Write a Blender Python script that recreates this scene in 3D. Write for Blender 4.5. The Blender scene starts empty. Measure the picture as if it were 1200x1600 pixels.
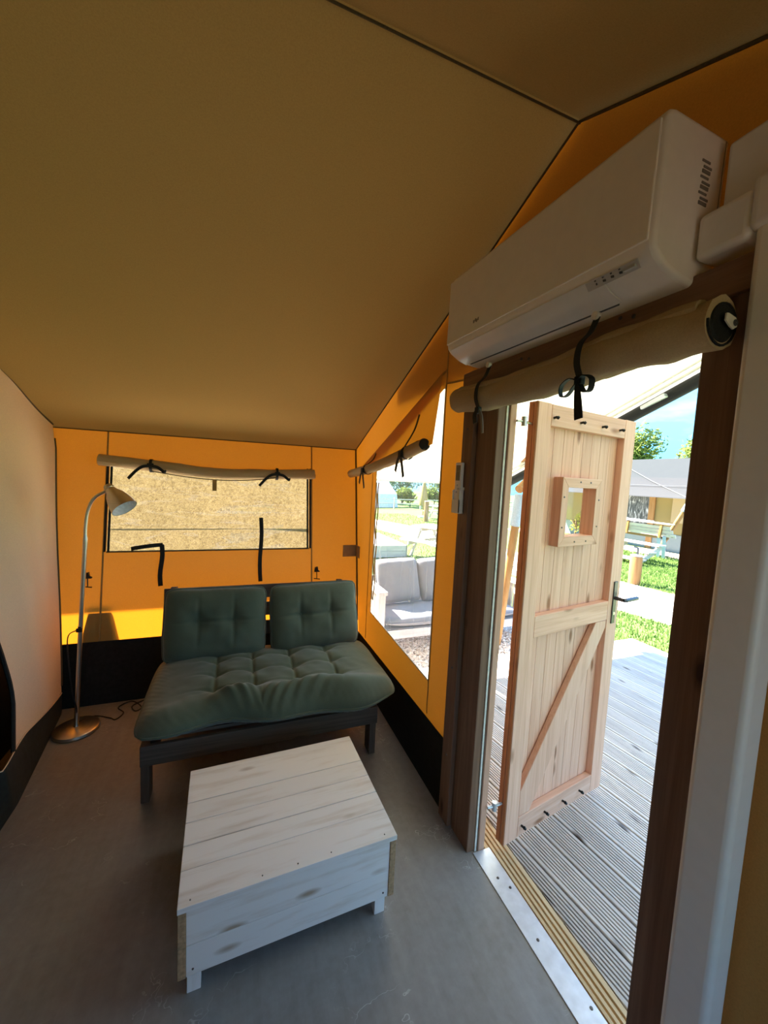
import bpy, bmesh, math, random
from mathutils import Vector, Matrix, noise

random.seed(7)
SC = bpy.context.scene
COL = SC.collection
PI = math.pi

# ------------------------------------------------------------------ camera
def cam_axes(yaw, pitch, roll):
    f = Vector((math.sin(yaw) * math.cos(pitch), math.cos(yaw) * math.cos(pitch), -math.sin(pitch)))
    r = Vector((math.cos(yaw), -math.sin(yaw), 0.0))
    d = f.cross(r)
    r2 = math.cos(roll) * r + math.sin(roll) * d
    d2 = -math.sin(roll) * r + math.cos(roll) * d
    return r2, d2, f
cr, cd, cf = cam_axes(math.radians(20.95), math.radians(4.83), math.radians(-2.78))
cam_data = bpy.data.cameras.new('camera')
cam = bpy.data.objects.new('camera', cam_data)
COL.objects.link(cam)
M = Matrix.Identity(4)
for i in range(3):
    M[i][0] = cr[i]; M[i][1] = -cd[i]; M[i][2] = -cf[i]
M[0][3], M[1][3], M[2][3] = 0.0, 0.0, 1.7
cam.matrix_world = M
cam_data.sensor_fit = 'HORIZONTAL'
cam_data.sensor_width = 36.0
cam_data.lens = 607.0 / 1200.0 * 36.0
cam_data.clip_start = 0.02
cam_data.clip_end = 500
SC.camera = cam

# ------------------------------------------------------------------ world, sun, exposure
SKY_STRENGTH = 1.5
SUN_STRENGTH = 8.5
w = bpy.data.worlds.new('sky')
SC.world = w
w.use_nodes = True
nt = w.node_tree
nt.nodes.clear()
def N(nt, typ, **kw):
    n = nt.nodes.new(typ)
    for k, v in kw.items():
        if k.startswith('i_'):
            n.inputs[k[2:].replace('_', ' ')].default_value = v
        else:
            setattr(n, k, v)
    return n
tc = N(nt, 'ShaderNodeTexCoord')
sep = N(nt, 'ShaderNodeSeparateXYZ')
nt.links.new(tc.outputs['Generated'], sep.inputs[0])
ramp = N(nt, 'ShaderNodeValToRGB')
ramp.color_ramp.elements[0].position = 0.0
ramp.color_ramp.elements[0].color = (0.046, 0.16, 0.27, 1)
ramp.color_ramp.elements[1].position = 0.75
ramp.color_ramp.elements[1].color = (0.115, 0.215, 0.40, 1)
nt.links.new(sep.outputs['Z'], ramp.inputs[0])
mp = N(nt, 'ShaderNodeMapping')
mp.inputs['Scale'].default_value = (1.6, 1.6, 6.0)
mp.inputs['Rotation'].default_value = (0.25, 0.1, 0)
nt.links.new(tc.outputs['Generated'], mp.inputs[0])
nz = N(nt, 'ShaderNodeTexNoise')
nz.inputs['Scale'].default_value = 2.2
nz.inputs['Detail'].default_value = 6
nz.inputs['Roughness'].default_value = 0.55
nt.links.new(mp.outputs[0], nz.inputs['Vector'])
cr_ = N(nt, 'ShaderNodeValToRGB')
cr_.color_ramp.elements[0].position = 0.48
cr_.color_ramp.elements[1].position = 0.88
nt.links.new(nz.outputs['Fac'], cr_.inputs[0])
mx = N(nt, 'ShaderNodeMixRGB')
nt.links.new(cr_.outputs[0], mx.inputs[0])
nt.links.new(ramp.outputs[0], mx.inputs[1])
mx.inputs[2].default_value = (0.19, 0.28, 0.36, 1)
bg = N(nt, 'ShaderNodeBackground')
bg.inputs[1].default_value = SKY_STRENGTH
nt.links.new(mx.outputs[0], bg.inputs[0])
out = N(nt, 'ShaderNodeOutputWorld')
nt.links.new(bg.outputs[0], out.inputs[0])

SUN_DIR = Vector((-0.52, 0.80, 0.91)).normalized()
sl = bpy.data.lights.new('sun', 'SUN')
sl.energy = SUN_STRENGTH
sl.angle = math.radians(0.6)
sl.color = (1.0, 0.94, 0.83)
so = bpy.data.objects.new('sun', sl)
COL.objects.link(so)
so.rotation_euler = SUN_DIR.to_track_quat('Z', 'Y').to_euler()

vs = SC.view_settings
vs.view_transform = 'Standard'
vs.look = 'None'
vs.gamma = 1.0
vs.use_curve_mapping = False
vs.exposure = 2.8
SC.cycles.max_bounces = 14
SC.cycles.diffuse_bounces = 8
SC.cycles.transmission_bounces = 10
SC.cycles.transparent_max_bounces = 16
SC.cycles.caustics_reflective = False
SC.cycles.caustics_refractive = False
SC.cycles.sample_clamp_indirect = 6.0

# ------------------------------------------------------------------ materials
MATS = {}
def new_mat(name):
    m = bpy.data.materials.new(name)
    m.use_nodes = True
    m.node_tree.nodes.clear()
    MATS[name] = m
    return m, m.node_tree
def L(nt, a, b): nt.links.new(a, b)
def principled(nt, rough=0.6, metal=0.0, spec=0.4):
    p = N(nt, 'ShaderNodeBsdfPrincipled')
    p.inputs['Roughness'].default_value = rough
    p.inputs['Metallic'].default_value = metal
    p.inputs['Specular IOR Level'].default_value = spec
    o = N(nt, 'ShaderNodeOutputMaterial')
    L(nt, p.outputs[0], o.inputs[0])
    return p
def coords(nt, scale, kind='Object'):
    t = N(nt, 'ShaderNodeTexCoord')
    m = N(nt, 'ShaderNodeMapping')
    m.inputs['Scale'].default_value = scale
    L(nt, t.outputs[kind], m.inputs[0])
    return m.outputs[0]
def ramp3(nt, fac, stops):
    r = N(nt, 'ShaderNodeValToRGB')
    e = r.color_ramp.elements
    while len(e) < len(stops): e.new(0.5)
    for el, (p, c) in zip(e, stops):
        el.position = p
        el.color = (c[0], c[1], c[2], 1)
    L(nt, fac, r.inputs[0])
    return r.outputs[0]
def noise_tex(nt, vec, scale, detail=4, rough=0.5, dist=0.0):
    n = N(nt, 'ShaderNodeTexNoise')
    n.inputs['Scale'].default_value = scale
    n.inputs['Detail'].default_value = detail
    n.inputs['Roughness'].default_value = rough
    n.inputs['Distortion'].default_value = dist
    L(nt, vec, n.inputs['Vector'])
    return n.outputs['Fac']
def bump(nt, h, strength, dist=0.002):
    b = N(nt, 'ShaderNodeBump')
    b.inputs['Strength'].default_value = strength
    b.inputs['Distance'].default_value = dist
    L(nt, h, b.inputs['Height'])
    return b.outputs[0]
def mixc(nt, fac, a, b, mode='MIX'):
    m = N(nt, 'ShaderNodeMixRGB', blend_type=mode)
    for i, v in ((0, fac), (1, a), (2, b)):
        if hasattr(v, 'links'): L(nt, v, m.inputs[i])
        elif i == 0: m.inputs[0].default_value = v
        else: m.inputs[i].default_value = (v[0], v[1], v[2], 1)
    return m.outputs[0]
def vary(nt, col, lo=0.85, hi=1.12):
    oi = N(nt, 'ShaderNodeObjectInfo')
    mr = N(nt, 'ShaderNodeMapRange')
    mr.inputs['To Min'].default_value = lo
    mr.inputs['To Max'].default_value = hi
    L(nt, oi.outputs['Random'], mr.inputs[0])
    hs = N(nt, 'ShaderNodeHueSaturation')
    L(nt, mr.outputs[0], hs.inputs['Value'])
    L(nt, col, hs.inputs['Color'])
    return hs.outputs[0]

def plain(name, c, rough=0.6, metal=0.0, spec=0.4, nscale=60, namt=0.12, bumpy=0.0):
    m, nt = new_mat(name)
    p = principled(nt, rough, metal, spec)
    v = coords(nt, (1, 1, 1))
    f = noise_tex(nt, v, nscale, 3)
    lo = [x * (1 - namt) for x in c]; hi = [min(1, x * (1 + namt)) for x in c]
    L(nt, ramp3(nt, f, [(0.3, lo), (0.7, hi)]), p.inputs['Base Color'])
    if bumpy: L(nt, bump(nt, f, bumpy), p.inputs['Normal'])
    return m

def wood(name, axis, dark, mid, light, rough=0.6, knots=True, knot_col=None, vlo=0.88, vhi=1.1, grain=1.0, wash=None):
    m, nt = new_mat(name)
    p = principled(nt, rough, 0, 0.3)
    oi = N(nt, 'ShaderNodeObjectInfo')
    t = N(nt, 'ShaderNodeTexCoord')
    off = N(nt, 'ShaderNodeVectorMath', operation='SCALE')
    cmb = N(nt, 'ShaderNodeCombineXYZ')
    for i in range(3): L(nt, oi.outputs['Random'], cmb.inputs[i])
    L(nt, cmb.outputs[0], off.inputs[0]); off.inputs['Scale'].default_value = 7.0
    add = N(nt, 'ShaderNodeVectorMath', operation='ADD')
    L(nt, t.outputs['Object'], add.inputs[0]); L(nt, off.outputs[0], add.inputs[1])
    def mapped(along, across):
        s = [across] * 3; s['xyz'.index(axis)] = along
        mm = N(nt, 'ShaderNodeMapping'); mm.inputs['Scale'].default_value = s
        L(nt, add.outputs[0], mm.inputs[0]); return mm.outputs[0]
    g1 = noise_tex(nt, mapped(1.2, 26), 1.0 * grain, 5, 0.6, 1.2)
    g2 = noise_tex(nt, mapped(4, 190), 1.0, 3, 0.6)
    c1 = ramp3(nt, g1, [(0.28, dark), (0.5, mid), (0.72, light)])
    c2 = mixc(nt, 0.22, c1, ramp3(nt, g2, [(0.35, dark), (0.65, light)]))
    if knots:
        vo = N(nt, 'ShaderNodeTexVoronoi')
        vo.inputs['Scale'].default_value = 1.0
        vo.inputs['Randomness'].default_value = 1.0
        L(nt, mapped(3.2, 9.5), vo.inputs['Vector'])
        kf = ramp3(nt, vo.outputs['Distance'], [(0.06, (1, 1, 1)), (0.17, (0, 0, 0))])
        kc = knot_col or [x * 0.42 for x in dark]
        c2 = mixc(nt, kf, c2, kc)
    if wash:
        wf = noise_tex(nt, mapped(2.6, 24), 1.0, 5, 0.6)
        c2 = mixc(nt, ramp3(nt, wf, [(0.28, (0.55,) * 3), (0.50, (0.96,) * 3)]), c2, wash)
    if wash:
        c2 = mixc(nt, mixc(nt, 1.0, kf, (0.8, 0.8, 0.8), 'MULTIPLY'), c2, (0.34, 0.22, 0.12))
    c2 = vary(nt, c2, vlo, vhi)
    L(nt, c2, p.inputs['Base Color'])
    L(nt, bump(nt, g2, 0.25, 0.001), p.inputs['Normal'])
    return m

def canvas(name, refl, trans, mixf, weave=900, wrinkle=0.25):
    m, nt = new_mat(name)
    v = coords(nt, (1, 1, 1))
    f = noise_tex(nt, v, 240, 3, 0.7)
    f2 = noise_tex(nt, v, 3.0, 4, 0.5)
    h = N(nt, 'ShaderNodeMath', operation='MULTIPLY_ADD')
    L(nt, f, h.inputs[0]); h.inputs[1].default_value = 0.03
    L(nt, f2, h.inputs[2])
    bn = bump(nt, h.outputs[0], wrinkle, 0.05)
    d = N(nt, 'ShaderNodeBsdfDiffuse'); t = N(nt, 'ShaderNodeBsdfTranslucent')
    g = [x * 0.90 for x in refl]; g2 = [min(1, x * 1.08) for x in refl]
    L(nt, ramp3(nt, f, [(0.3, g), (0.7, g2)]), d.inputs[0])
    g = [x * 0.90 for x in trans]; g2 = [min(1, x * 1.08) for x in trans]
    L(nt, ramp3(nt, f, [(0.3, g), (0.7, g2)]), t.inputs[0])
    L(nt, bn, d.inputs['Normal'])
    mx = N(nt, 'ShaderNodeMixShader'); mx.inputs[0].default_value = mixf
    L(nt, d.outputs[0], mx.inputs[1]); L(nt, t.outputs[0], mx.inputs[2])
    o = N(nt, 'ShaderNodeOutputMaterial'); L(nt, mx.outputs[0], o.inputs[0])
    return m

# tent cloths
canvas('canvas_wall', (0.42, 0.28, 0.10), (0.94, 0.285, 0.013), 0.225)
canvas('canvas_roof', (0.36, 0.24, 0.086), (0.60, 0.36, 0.10), 0.06, wrinkle=0.12)
canvas('canvas_curtain', (0.88, 0.66, 0.43), (0.66, 0.42, 0.18), 0.10, wrinkle=0.2)
canvas('canvas_blind', (0.48, 0.365, 0.21), (0.4, 0.26, 0.1), 0.10, wrinkle=0.4)
canvas('canvas_porch', (0.80, 0.79, 0.70), (0.66, 0.62, 0.50), 0.17, wrinkle=0.1)
canvas('canvas_grey', (0.046, 0.049, 0.055), (0.60, 0.56, 0.48), 0.15, wrinkle=0.3)
canvas('canvas_yellow', (0.32, 0.245, 0.105), (0.5, 0.38, 0.14), 0.12, wrinkle=0.2)
canvas('canvas_sage', (0.24, 0.29, 0.29), (0.2, 0.25, 0.22), 0.1, wrinkle=0.6)
canvas('canvas_shade_layer', (0.45, 0.42, 0.35), (0.5, 0.36, 0.2), 0.2, wrinkle=0.1)  # cloth of the added outer layer that dims the gable
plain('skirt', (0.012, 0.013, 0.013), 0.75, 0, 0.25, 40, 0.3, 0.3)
plain('curtain_skirt', (0.022, 0.028, 0.027), 0.6, 0, 0.3, 40, 0.3, 0.3)
plain('black_strap', (0.012, 0.014, 0.014), 0.7, 0, 0.3, 300, 0.4, 0.2)
plain('seam', (0.36, 0.22, 0.075), 0.8, 0, 0.2, 300, 0.2)
plain('dark_seam', (0.10, 0.075, 0.04), 0.8, 0, 0.2, 300, 0.2)
plain('white_plastic', (0.82, 0.775, 0.72), 0.38, 0, 0.45, 30, 0.02)
plain('white_gloss', (0.70, 0.69, 0.68), 0.22, 0, 0.5, 30, 0.02)
plain('panel_grey', (0.45, 0.45, 0.45), 0.4, 0, 0.4, 30, 0.02)
plain('ink', (0.05, 0.05, 0.05), 0.5, 0, 0.4, 30, 0.1)
plain('ink_grey', (0.20, 0.18, 0.16), 0.5, 0, 0.4, 30, 0.1)
plain('black_plastic', (0.010, 0.010, 0.011), 0.45, 0, 0.4, 50, 0.1)
plain('steel', (0.62, 0.60, 0.56), 0.32, 1.0, 0.5, 200, 0.08)
plain('dark_steel', (0.10, 0.10, 0.11), 0.35, 1.0, 0.5, 200, 0.1)
plain('zinc', (0.62, 0.66, 0.70), 0.4, 0.6, 0.5, 30, 0.12)
plain('lamp_inside', (0.80, 0.84, 0.88), 0.5)
plain('alu_plate', (0.64, 0.68, 0.76), 0.42, 0.55, 0.5, 25, 0.10, 0.05)
plain('rubber', (0.02, 0.02, 0.022), 0.6)
plain('white_seal', (0.72, 0.68, 0.60), 0.6)
plain('grey_socket', (0.36, 0.43, 0.50), 0.5)
plain('corner_patch', (0.34, 0.235, 0.13), 0.7, 0, 0.3, 30, 0.1)
plain('screen_glass', (0.16, 0.17, 0.14), 0.25)
plain('tag_white', (0.75, 0.75, 0.75), 0.7)
plain('roof_tape', (0.075, 0.08, 0.09), 0.8)
plain('mulch', (0.14, 0.115, 0.09), 0.9, 0, 0.1, 25, 0.4, 0.4)  # dark tone for the added ground that cuts bounced light
plain('tarpaulin', (0.50, 0.56, 0.66), 0.6, 0, 0.3, 12, 0.15, 0.5)

# brushed metal of the lamp: fine anisotropic-looking grain
def brushed(name, c, rough):
    m, nt = new_mat(name)
    p = principled(nt, rough, 1.0, 0.5)
    v = coords(nt, (6, 6, 900))
    f = noise_tex(nt, v, 1.0, 2)
    L(nt, ramp3(nt, f, [(0.3, [x * 0.85 for x in c]), (0.7, c)]), p.inputs['Base Color'])
    L(nt, bump(nt, f, 0.08, 0.001), p.inputs['Normal'])
brushed('brushed_steel', (0.62, 0.58, 0.52), 0.30)

for ax in 'xyz':
    wood('door_wood_' + ax, ax, (0.60, 0.31, 0.20), (0.75, 0.43, 0.30), (0.83, 0.53, 0.39), 0.55, True, (0.33, 0.14, 0.07), 0.93, 1.06)
    wood('frame_wood_' + ax, ax, (0.145, 0.072, 0.042), (0.20, 0.105, 0.062), (0.27, 0.155, 0.095), 0.55, True, (0.05, 0.02, 0.012), 0.9, 1.1)
    wood('grey_wood_' + ax, ax, (0.062, 0.047, 0.036), (0.105, 0.080, 0.062), (0.15, 0.115, 0.09), 0.7, True, (0.02, 0.015, 0.012), 0.85, 1.1)
    wood('raw_wood_' + ax, ax, (0.22, 0.105, 0.032), (0.30, 0.155, 0.052), (0.36, 0.205, 0.085), 0.6, True, (0.25, 0.11, 0.05), 0.9, 1.08)
    wood('deck_wood_' + ax, ax, (0.46, 0.40, 0.365), (0.59, 0.53, 0.485), (0.70, 0.63, 0.585), 0.42, True, (0.13, 0.10, 0.085), 0.88, 1.12)
    wood('weathered_wood_' + ax, ax, (0.36, 0.31, 0.27), (0.50, 0.44, 0.38), (0.62, 0.56, 0.50), 0.75, True, (0.2, 0.15, 0.11), 0.9, 1.08)
    wood('outdoor_grey_' + ax, ax, (0.33, 0.32, 0.33), (0.42, 0.41, 0.42), (0.52, 0.51, 0.52), 0.75, False, None, 0.92, 1.06)
    wood('wash_wood_' + ax, ax, (0.34, 0.22, 0.12), (0.50, 0.36, 0.22), (0.62, 0.50, 0.36), 0.48, True, (0.22, 0.13, 0.07), 0.95, 1.04, 1.0, (0.88, 0.85, 0.83))
wood('edge_board_y', 'y', (0.46, 0.32, 0.17), (0.60, 0.44, 0.26), (0.70, 0.54, 0.34), 0.7, True, (0.25, 0.13, 0.06))
wood('reddish_wood_z', 'z', (0.36, 0.14, 0.05), (0.50, 0.21, 0.085), (0.60, 0.29, 0.13), 0.6, True, (0.2, 0.07, 0.03))
plain('end_grain', (0.42, 0.27, 0.15), 0.7, 0, 0.2, 90, 0.25, 0.2)

def fabric(name, c, sheen=0.3):
    m, nt = new_mat(name)
    p = principled(nt, 0.85, 0, 0.15)
    p.inputs['Sheen Weight'].default_value = sheen
    v = coords(nt, (1, 1, 1))
    f = noise_tex(nt, v, 420, 2, 0.7); f2 = noise_tex(nt, v, 9, 3)
    a = ramp3(nt, f, [(0.3, [x * 0.78 for x in c]), (0.7, [x * 1.2 for x in c])])
    L(nt, mixc(nt, 0.3, a, ramp3(nt, f2, [(0.3, [x * 0.8 for x in c]), (0.7, [x * 1.2 for x in c])])), p.inputs['Base Color'])
    L(nt, bump(nt, f, 0.25, 0.001), p.inputs['Normal'])
fabric('green_fabric', (0.086, 0.112, 0.078))
fabric('outdoor_fabric', (0.20, 0.195, 0.215), 0.2)
fabric('seat_fabric', (0.20, 0.205, 0.24), 0.2)

def concrete():
    m, nt = new_mat('floor_vinyl')
    p = principled(nt, 0.4, 0, 0.5)
    v = coords(nt, (1, 1, 1))
    a = noise_tex(nt, v, 2.2, 6, 0.6, 0.6); b = noise_tex(nt, v, 30, 4, 0.6)
    v2 = coords(nt, (9, 1.0, 1))
    c = noise_tex(nt, v2, 3.0, 5, 0.6)
    c1 = ramp3(nt, a, [(0.30, (0.225, 0.215, 0.205)), (0.55, (0.29, 0.282, 0.278)), (0.75, (0.36, 0.355, 0.355))])
    c2 = mixc(nt, 0.28, c1, ramp3(nt, c, [(0.3, (0.13, 0.115, 0.10)), (0.7, (0.30, 0.29, 0.275))]))
    c3 = mixc(nt, 0.18, c2, ramp3(nt, b, [(0.35, (0.12, 0.11, 0.10)), (0.65, (0.3, 0.29, 0.28))]))
    # scuffs and chalky scratches
    vo = N(nt, 'ShaderNodeTexVoronoi', feature='DISTANCE_TO_EDGE')
    vo.inputs['Scale'].default_value = 1.0
    dn = N(nt, 'ShaderNodeTexNoise'); dn.inputs['Scale'].default_value = 4
    vv = coords(nt, (4.5, 6.0, 1))
    L(nt, vv, dn.inputs['Vector'])
    ad = N(nt, 'ShaderNodeMixRGB', blend_type='ADD'); ad.inputs[0].default_value = 0.8
    L(nt, vv, ad.inputs[1]); L(nt, dn.outputs['Color'], ad.inputs[2])
    L(nt, ad.outputs[0], vo.inputs['Vector'])
    s1 = ramp3(nt, vo.outputs['Distance'], [(0.004, (1, 1, 1)), (0.014, (0, 0, 0))])
    msk = ramp3(nt, noise_tex(nt, v, 3.1, 3, 0.7), [(0.53, (0, 0, 0)), (0.64, (0.75,) * 3)])
    s2 = mixc(nt, 1.0, s1, msk, 'MULTIPLY')
    c4 = mixc(nt, s2, c3, (0.55, 0.55, 0.55))
    L(nt, c4, p.inputs['Base Color'])
    L(nt, ramp3(nt, a, [(0.3, (0.34,) * 3), (0.7, (0.5,) * 3)]), p.inputs['Roughness'])
    L(nt, bump(nt, b, 0.08, 0.002), p.inputs['Normal'])
concrete()

def vinyl(name, haze, streak, scale, gl=0.03):
    m, nt = new_mat(name)
    t = N(nt, 'ShaderNodeBsdfTransparent'); t.inputs[0].default_value = (0.95, 0.95, 0.94, 1)
    g = N(nt, 'ShaderNodeBsdfGlossy'); g.inputs['Roughness'].default_value = 0.06
    tr = N(nt, 'ShaderNodeBsdfTranslucent'); tr.inputs[0].default_value = (0.95, 0.95, 0.95, 1)
    df = N(nt, 'ShaderNodeBsdfDiffuse'); df.inputs[0].default_value = (0.95, 0.95, 0.95, 1)
    v = coords(nt, scale)
    wv = N(nt, 'ShaderNodeTexNoise'); wv.inputs['Scale'].default_value = 1.0
    wv.inputs['Detail'].default_value = 2.5; wv.inputs['Distortion'].default_value = 0.4
    L(nt, v, wv.inputs['Vector'])
    # thin white lines painting crease highlights where the noise crosses its middle value
    a = N(nt, 'ShaderNodeMath', operation='SUBTRACT'); L(nt, wv.outputs['Fac'], a.inputs[0]); a.inputs[1].default_value = 0.5
    b = N(nt, 'ShaderNodeMath', operation='ABSOLUTE'); L(nt, a.outputs[0], b.inputs[0])
    line = ramp3(nt, b.outputs[0], [(0.0, (streak,) * 3), (0.012, (haze,) * 3)])
    L(nt, bump(nt, wv.outputs['Fac'], 0.3, 0.02), g.inputs['Normal'])
    m1 = N(nt, 'ShaderNodeMixShader'); m1.inputs[0].default_value = gl; L(nt, t.outputs[0], m1.inputs[1]); L(nt, g.outputs[0], m1.inputs[2])
    m0 = N(nt, 'ShaderNodeMixShader'); m0.inputs[0].default_value = 0.5; L(nt, tr.outputs[0], m0.inputs[1]); L(nt, df.outputs[0], m0.inputs[2])
    m2 = N(nt, 'ShaderNodeMixShader'); L(nt, line, m2.inputs[0]); L(nt, m1.outputs[0], m2.inputs[1]); L(nt, m0.outputs[0], m2.inputs[2])
    o = N(nt, 'ShaderNodeOutputMaterial'); L(nt, m2.outputs[0], o.inputs[0])
vinyl('vinyl_back', 0.05, 0.22, (0.9, 3.0, 7.0))
vinyl('vinyl_side', 0.10, 0.30, (2.0, 5.0, 0.9))
vinyl('glass', 0.02, 0.02, (1, 1, 1))

def ground_mats():
    m, nt = new_mat('grass_ground')
    p = principled(nt, 0.9, 0, 0.1)
    v = coords(nt, (1, 1, 1))
    a = noise_tex(nt, v, 1.3, 4); b = noise_tex(nt, v, 60, 3, 0.7)
    c1 = ramp3(nt, a, [(0.3, (0.068, 0.12, 0.03)), (0.7, (0.12, 0.185, 0.05))])
    L(nt, mixc(nt, 0.5, c1, ramp3(nt, b, [(0.3, (0.055, 0.11, 0.022)), (0.7, (0.20, 0.28, 0.09))])), p.inputs['Base Color'])
    m, nt = new_mat('gravel_ground')
    p = principled(nt, 0.9, 0, 0.1)
    v = coords(nt, (1, 1, 1))
    vo = N(nt, 'ShaderNodeTexVoronoi'); vo.inputs['Scale'].default_value = 38; L(nt, v, vo.inputs['Vector'])
    sepc = N(nt, 'ShaderNodeSeparateColor'); L(nt, vo.outputs['Color'], sepc.inputs[0])
    cc = ramp3(nt, sepc.outputs[0], [(0.0, (0.34, 0.25, 0.20)), (0.4, (0.55, 0.44, 0.37)), (0.7, (0.66, 0.58, 0.52)), (1.0, (0.80, 0.74, 0.68))])
    dk = ramp3(nt, vo.outputs['Distance'], [(0.3, (1, 1, 1)), (0.75, (0.45, 0.42, 0.4))])
    L(nt, mixc(nt, 1.0, cc, dk, 'MULTIPLY'), p.inputs['Base Color'])
    L(nt, bump(nt, vo.outputs['Distance'], 0.5, -0.01), p.inputs['Normal'])
    m, nt = new_mat('stone')
    p = principled(nt, 0.85, 0, 0.2)
    v = coords(nt, (1, 1, 1))
    f = noise_tex(nt, v, 26, 1)
    L(nt, ramp3(nt, f, [(0.3, (0.52, 0.40, 0.33)), (0.5, (0.74, 0.63, 0.55)), (0.7, (0.88, 0.82, 0.76))]), p.inputs['Base Color'])
ground_mats()
def leafmat(name, a, b):
    m, nt = new_mat(name)
    v = coords(nt, (1, 1, 1))
    f = noise_tex(nt, v, 3.0, 3, 0.7)
    c = ramp3(nt, f, [(0.3, a), (0.7, b)])
    d = N(nt, 'ShaderNodeBsdfDiffuse'); t = N(nt, 'ShaderNodeBsdfTranslucent')
    L(nt, c, d.inputs[0]); L(nt, c, t.inputs[0])
    mx = N(nt, 'ShaderNodeMixShader'); mx.inputs[0].default_value = 0.45
    L(nt, d.outputs[0], mx.inputs[1]); L(nt, t.outputs[0], mx.inputs[2])
    o = N(nt, 'ShaderNodeOutputMaterial'); L(nt, mx.outputs[0], o.inputs[0])
leafmat('leaf_bright', (0.11, 0.155, 0.035), (0.205, 0.25, 0.07))
leafmat('leaf_mid', (0.07, 0.14, 0.035), (0.14, 0.21, 0.065))
leafmat('leaf_blue', (0.09, 0.16, 0.11), (0.15, 0.23, 0.14))
leafmat('leaf_yellow', (0.42, 0.44, 0.08), (0.66, 0.62, 0.12))
leafmat('blade', (0.075, 0.14, 0.032), (0.175, 0.25, 0.07))
plain('bark', (0.16, 0.11, 0.07), 0.9, 0, 0.1, 30, 0.4, 0.5)

def reed():
    m, nt = new_mat('burlap')
    v1 = coords(nt, (9, 9, 1.3)); v2 = coords(nt, (26, 26, 26))
    f1 = noise_tex(nt, v2, 1.0, 4, 0.75, 1.5); f2 = noise_tex(nt, v1, 1.0, 3)
    c = ramp3(nt, f1, [(0.38, (0.052, 0.032, 0.012)), (0.50, (0.105, 0.070, 0.028)), (0.62, (0.165, 0.116, 0.053))])
    c = mixc(nt, 0.25, c, ramp3(nt, f2, [(0.3, (0.09, 0.06, 0.024)), (0.7, (0.165, 0.116, 0.052))]))
    d = N(nt, 'ShaderNodeBsdfDiffuse'); t = N(nt, 'ShaderNodeBsdfTranslucent')
    L(nt, c, d.inputs[0]); L(nt, c, t.inputs[0])
    mx = N(nt, 'ShaderNodeMixShader'); mx.inputs[0].default_value = 0.55
    L(nt, d.outputs[0], mx.inputs[1]); L(nt, t.outputs[0], mx.inputs[2])
    o = N(nt, 'ShaderNodeOutputMaterial'); L(nt, mx.outputs[0], o.inputs[0])
reed()
def streaky():
    m, nt = new_mat('dark_mesh_window')
    p = principled(nt, 0.3, 0, 0.5)
    v = coords(nt, (1, 6, 1.6)); 
    mp = N(nt, 'ShaderNodeMapping'); mp.inputs['Rotation'].default_value = (0.5, 0, 0); L(nt, v, mp.inputs[0])
    f = noise_tex(nt, mp.outputs[0], 2.4, 4, 0.6, 0.6)
    L(nt, ramp3(nt, f, [(0.42, (0.035, 0.032, 0.034)), (0.56, (0.16, 0.15, 0.15)), (0.66, (0.55, 0.55, 0.58))]), p.inputs['Base Color'])
streaky()

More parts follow.
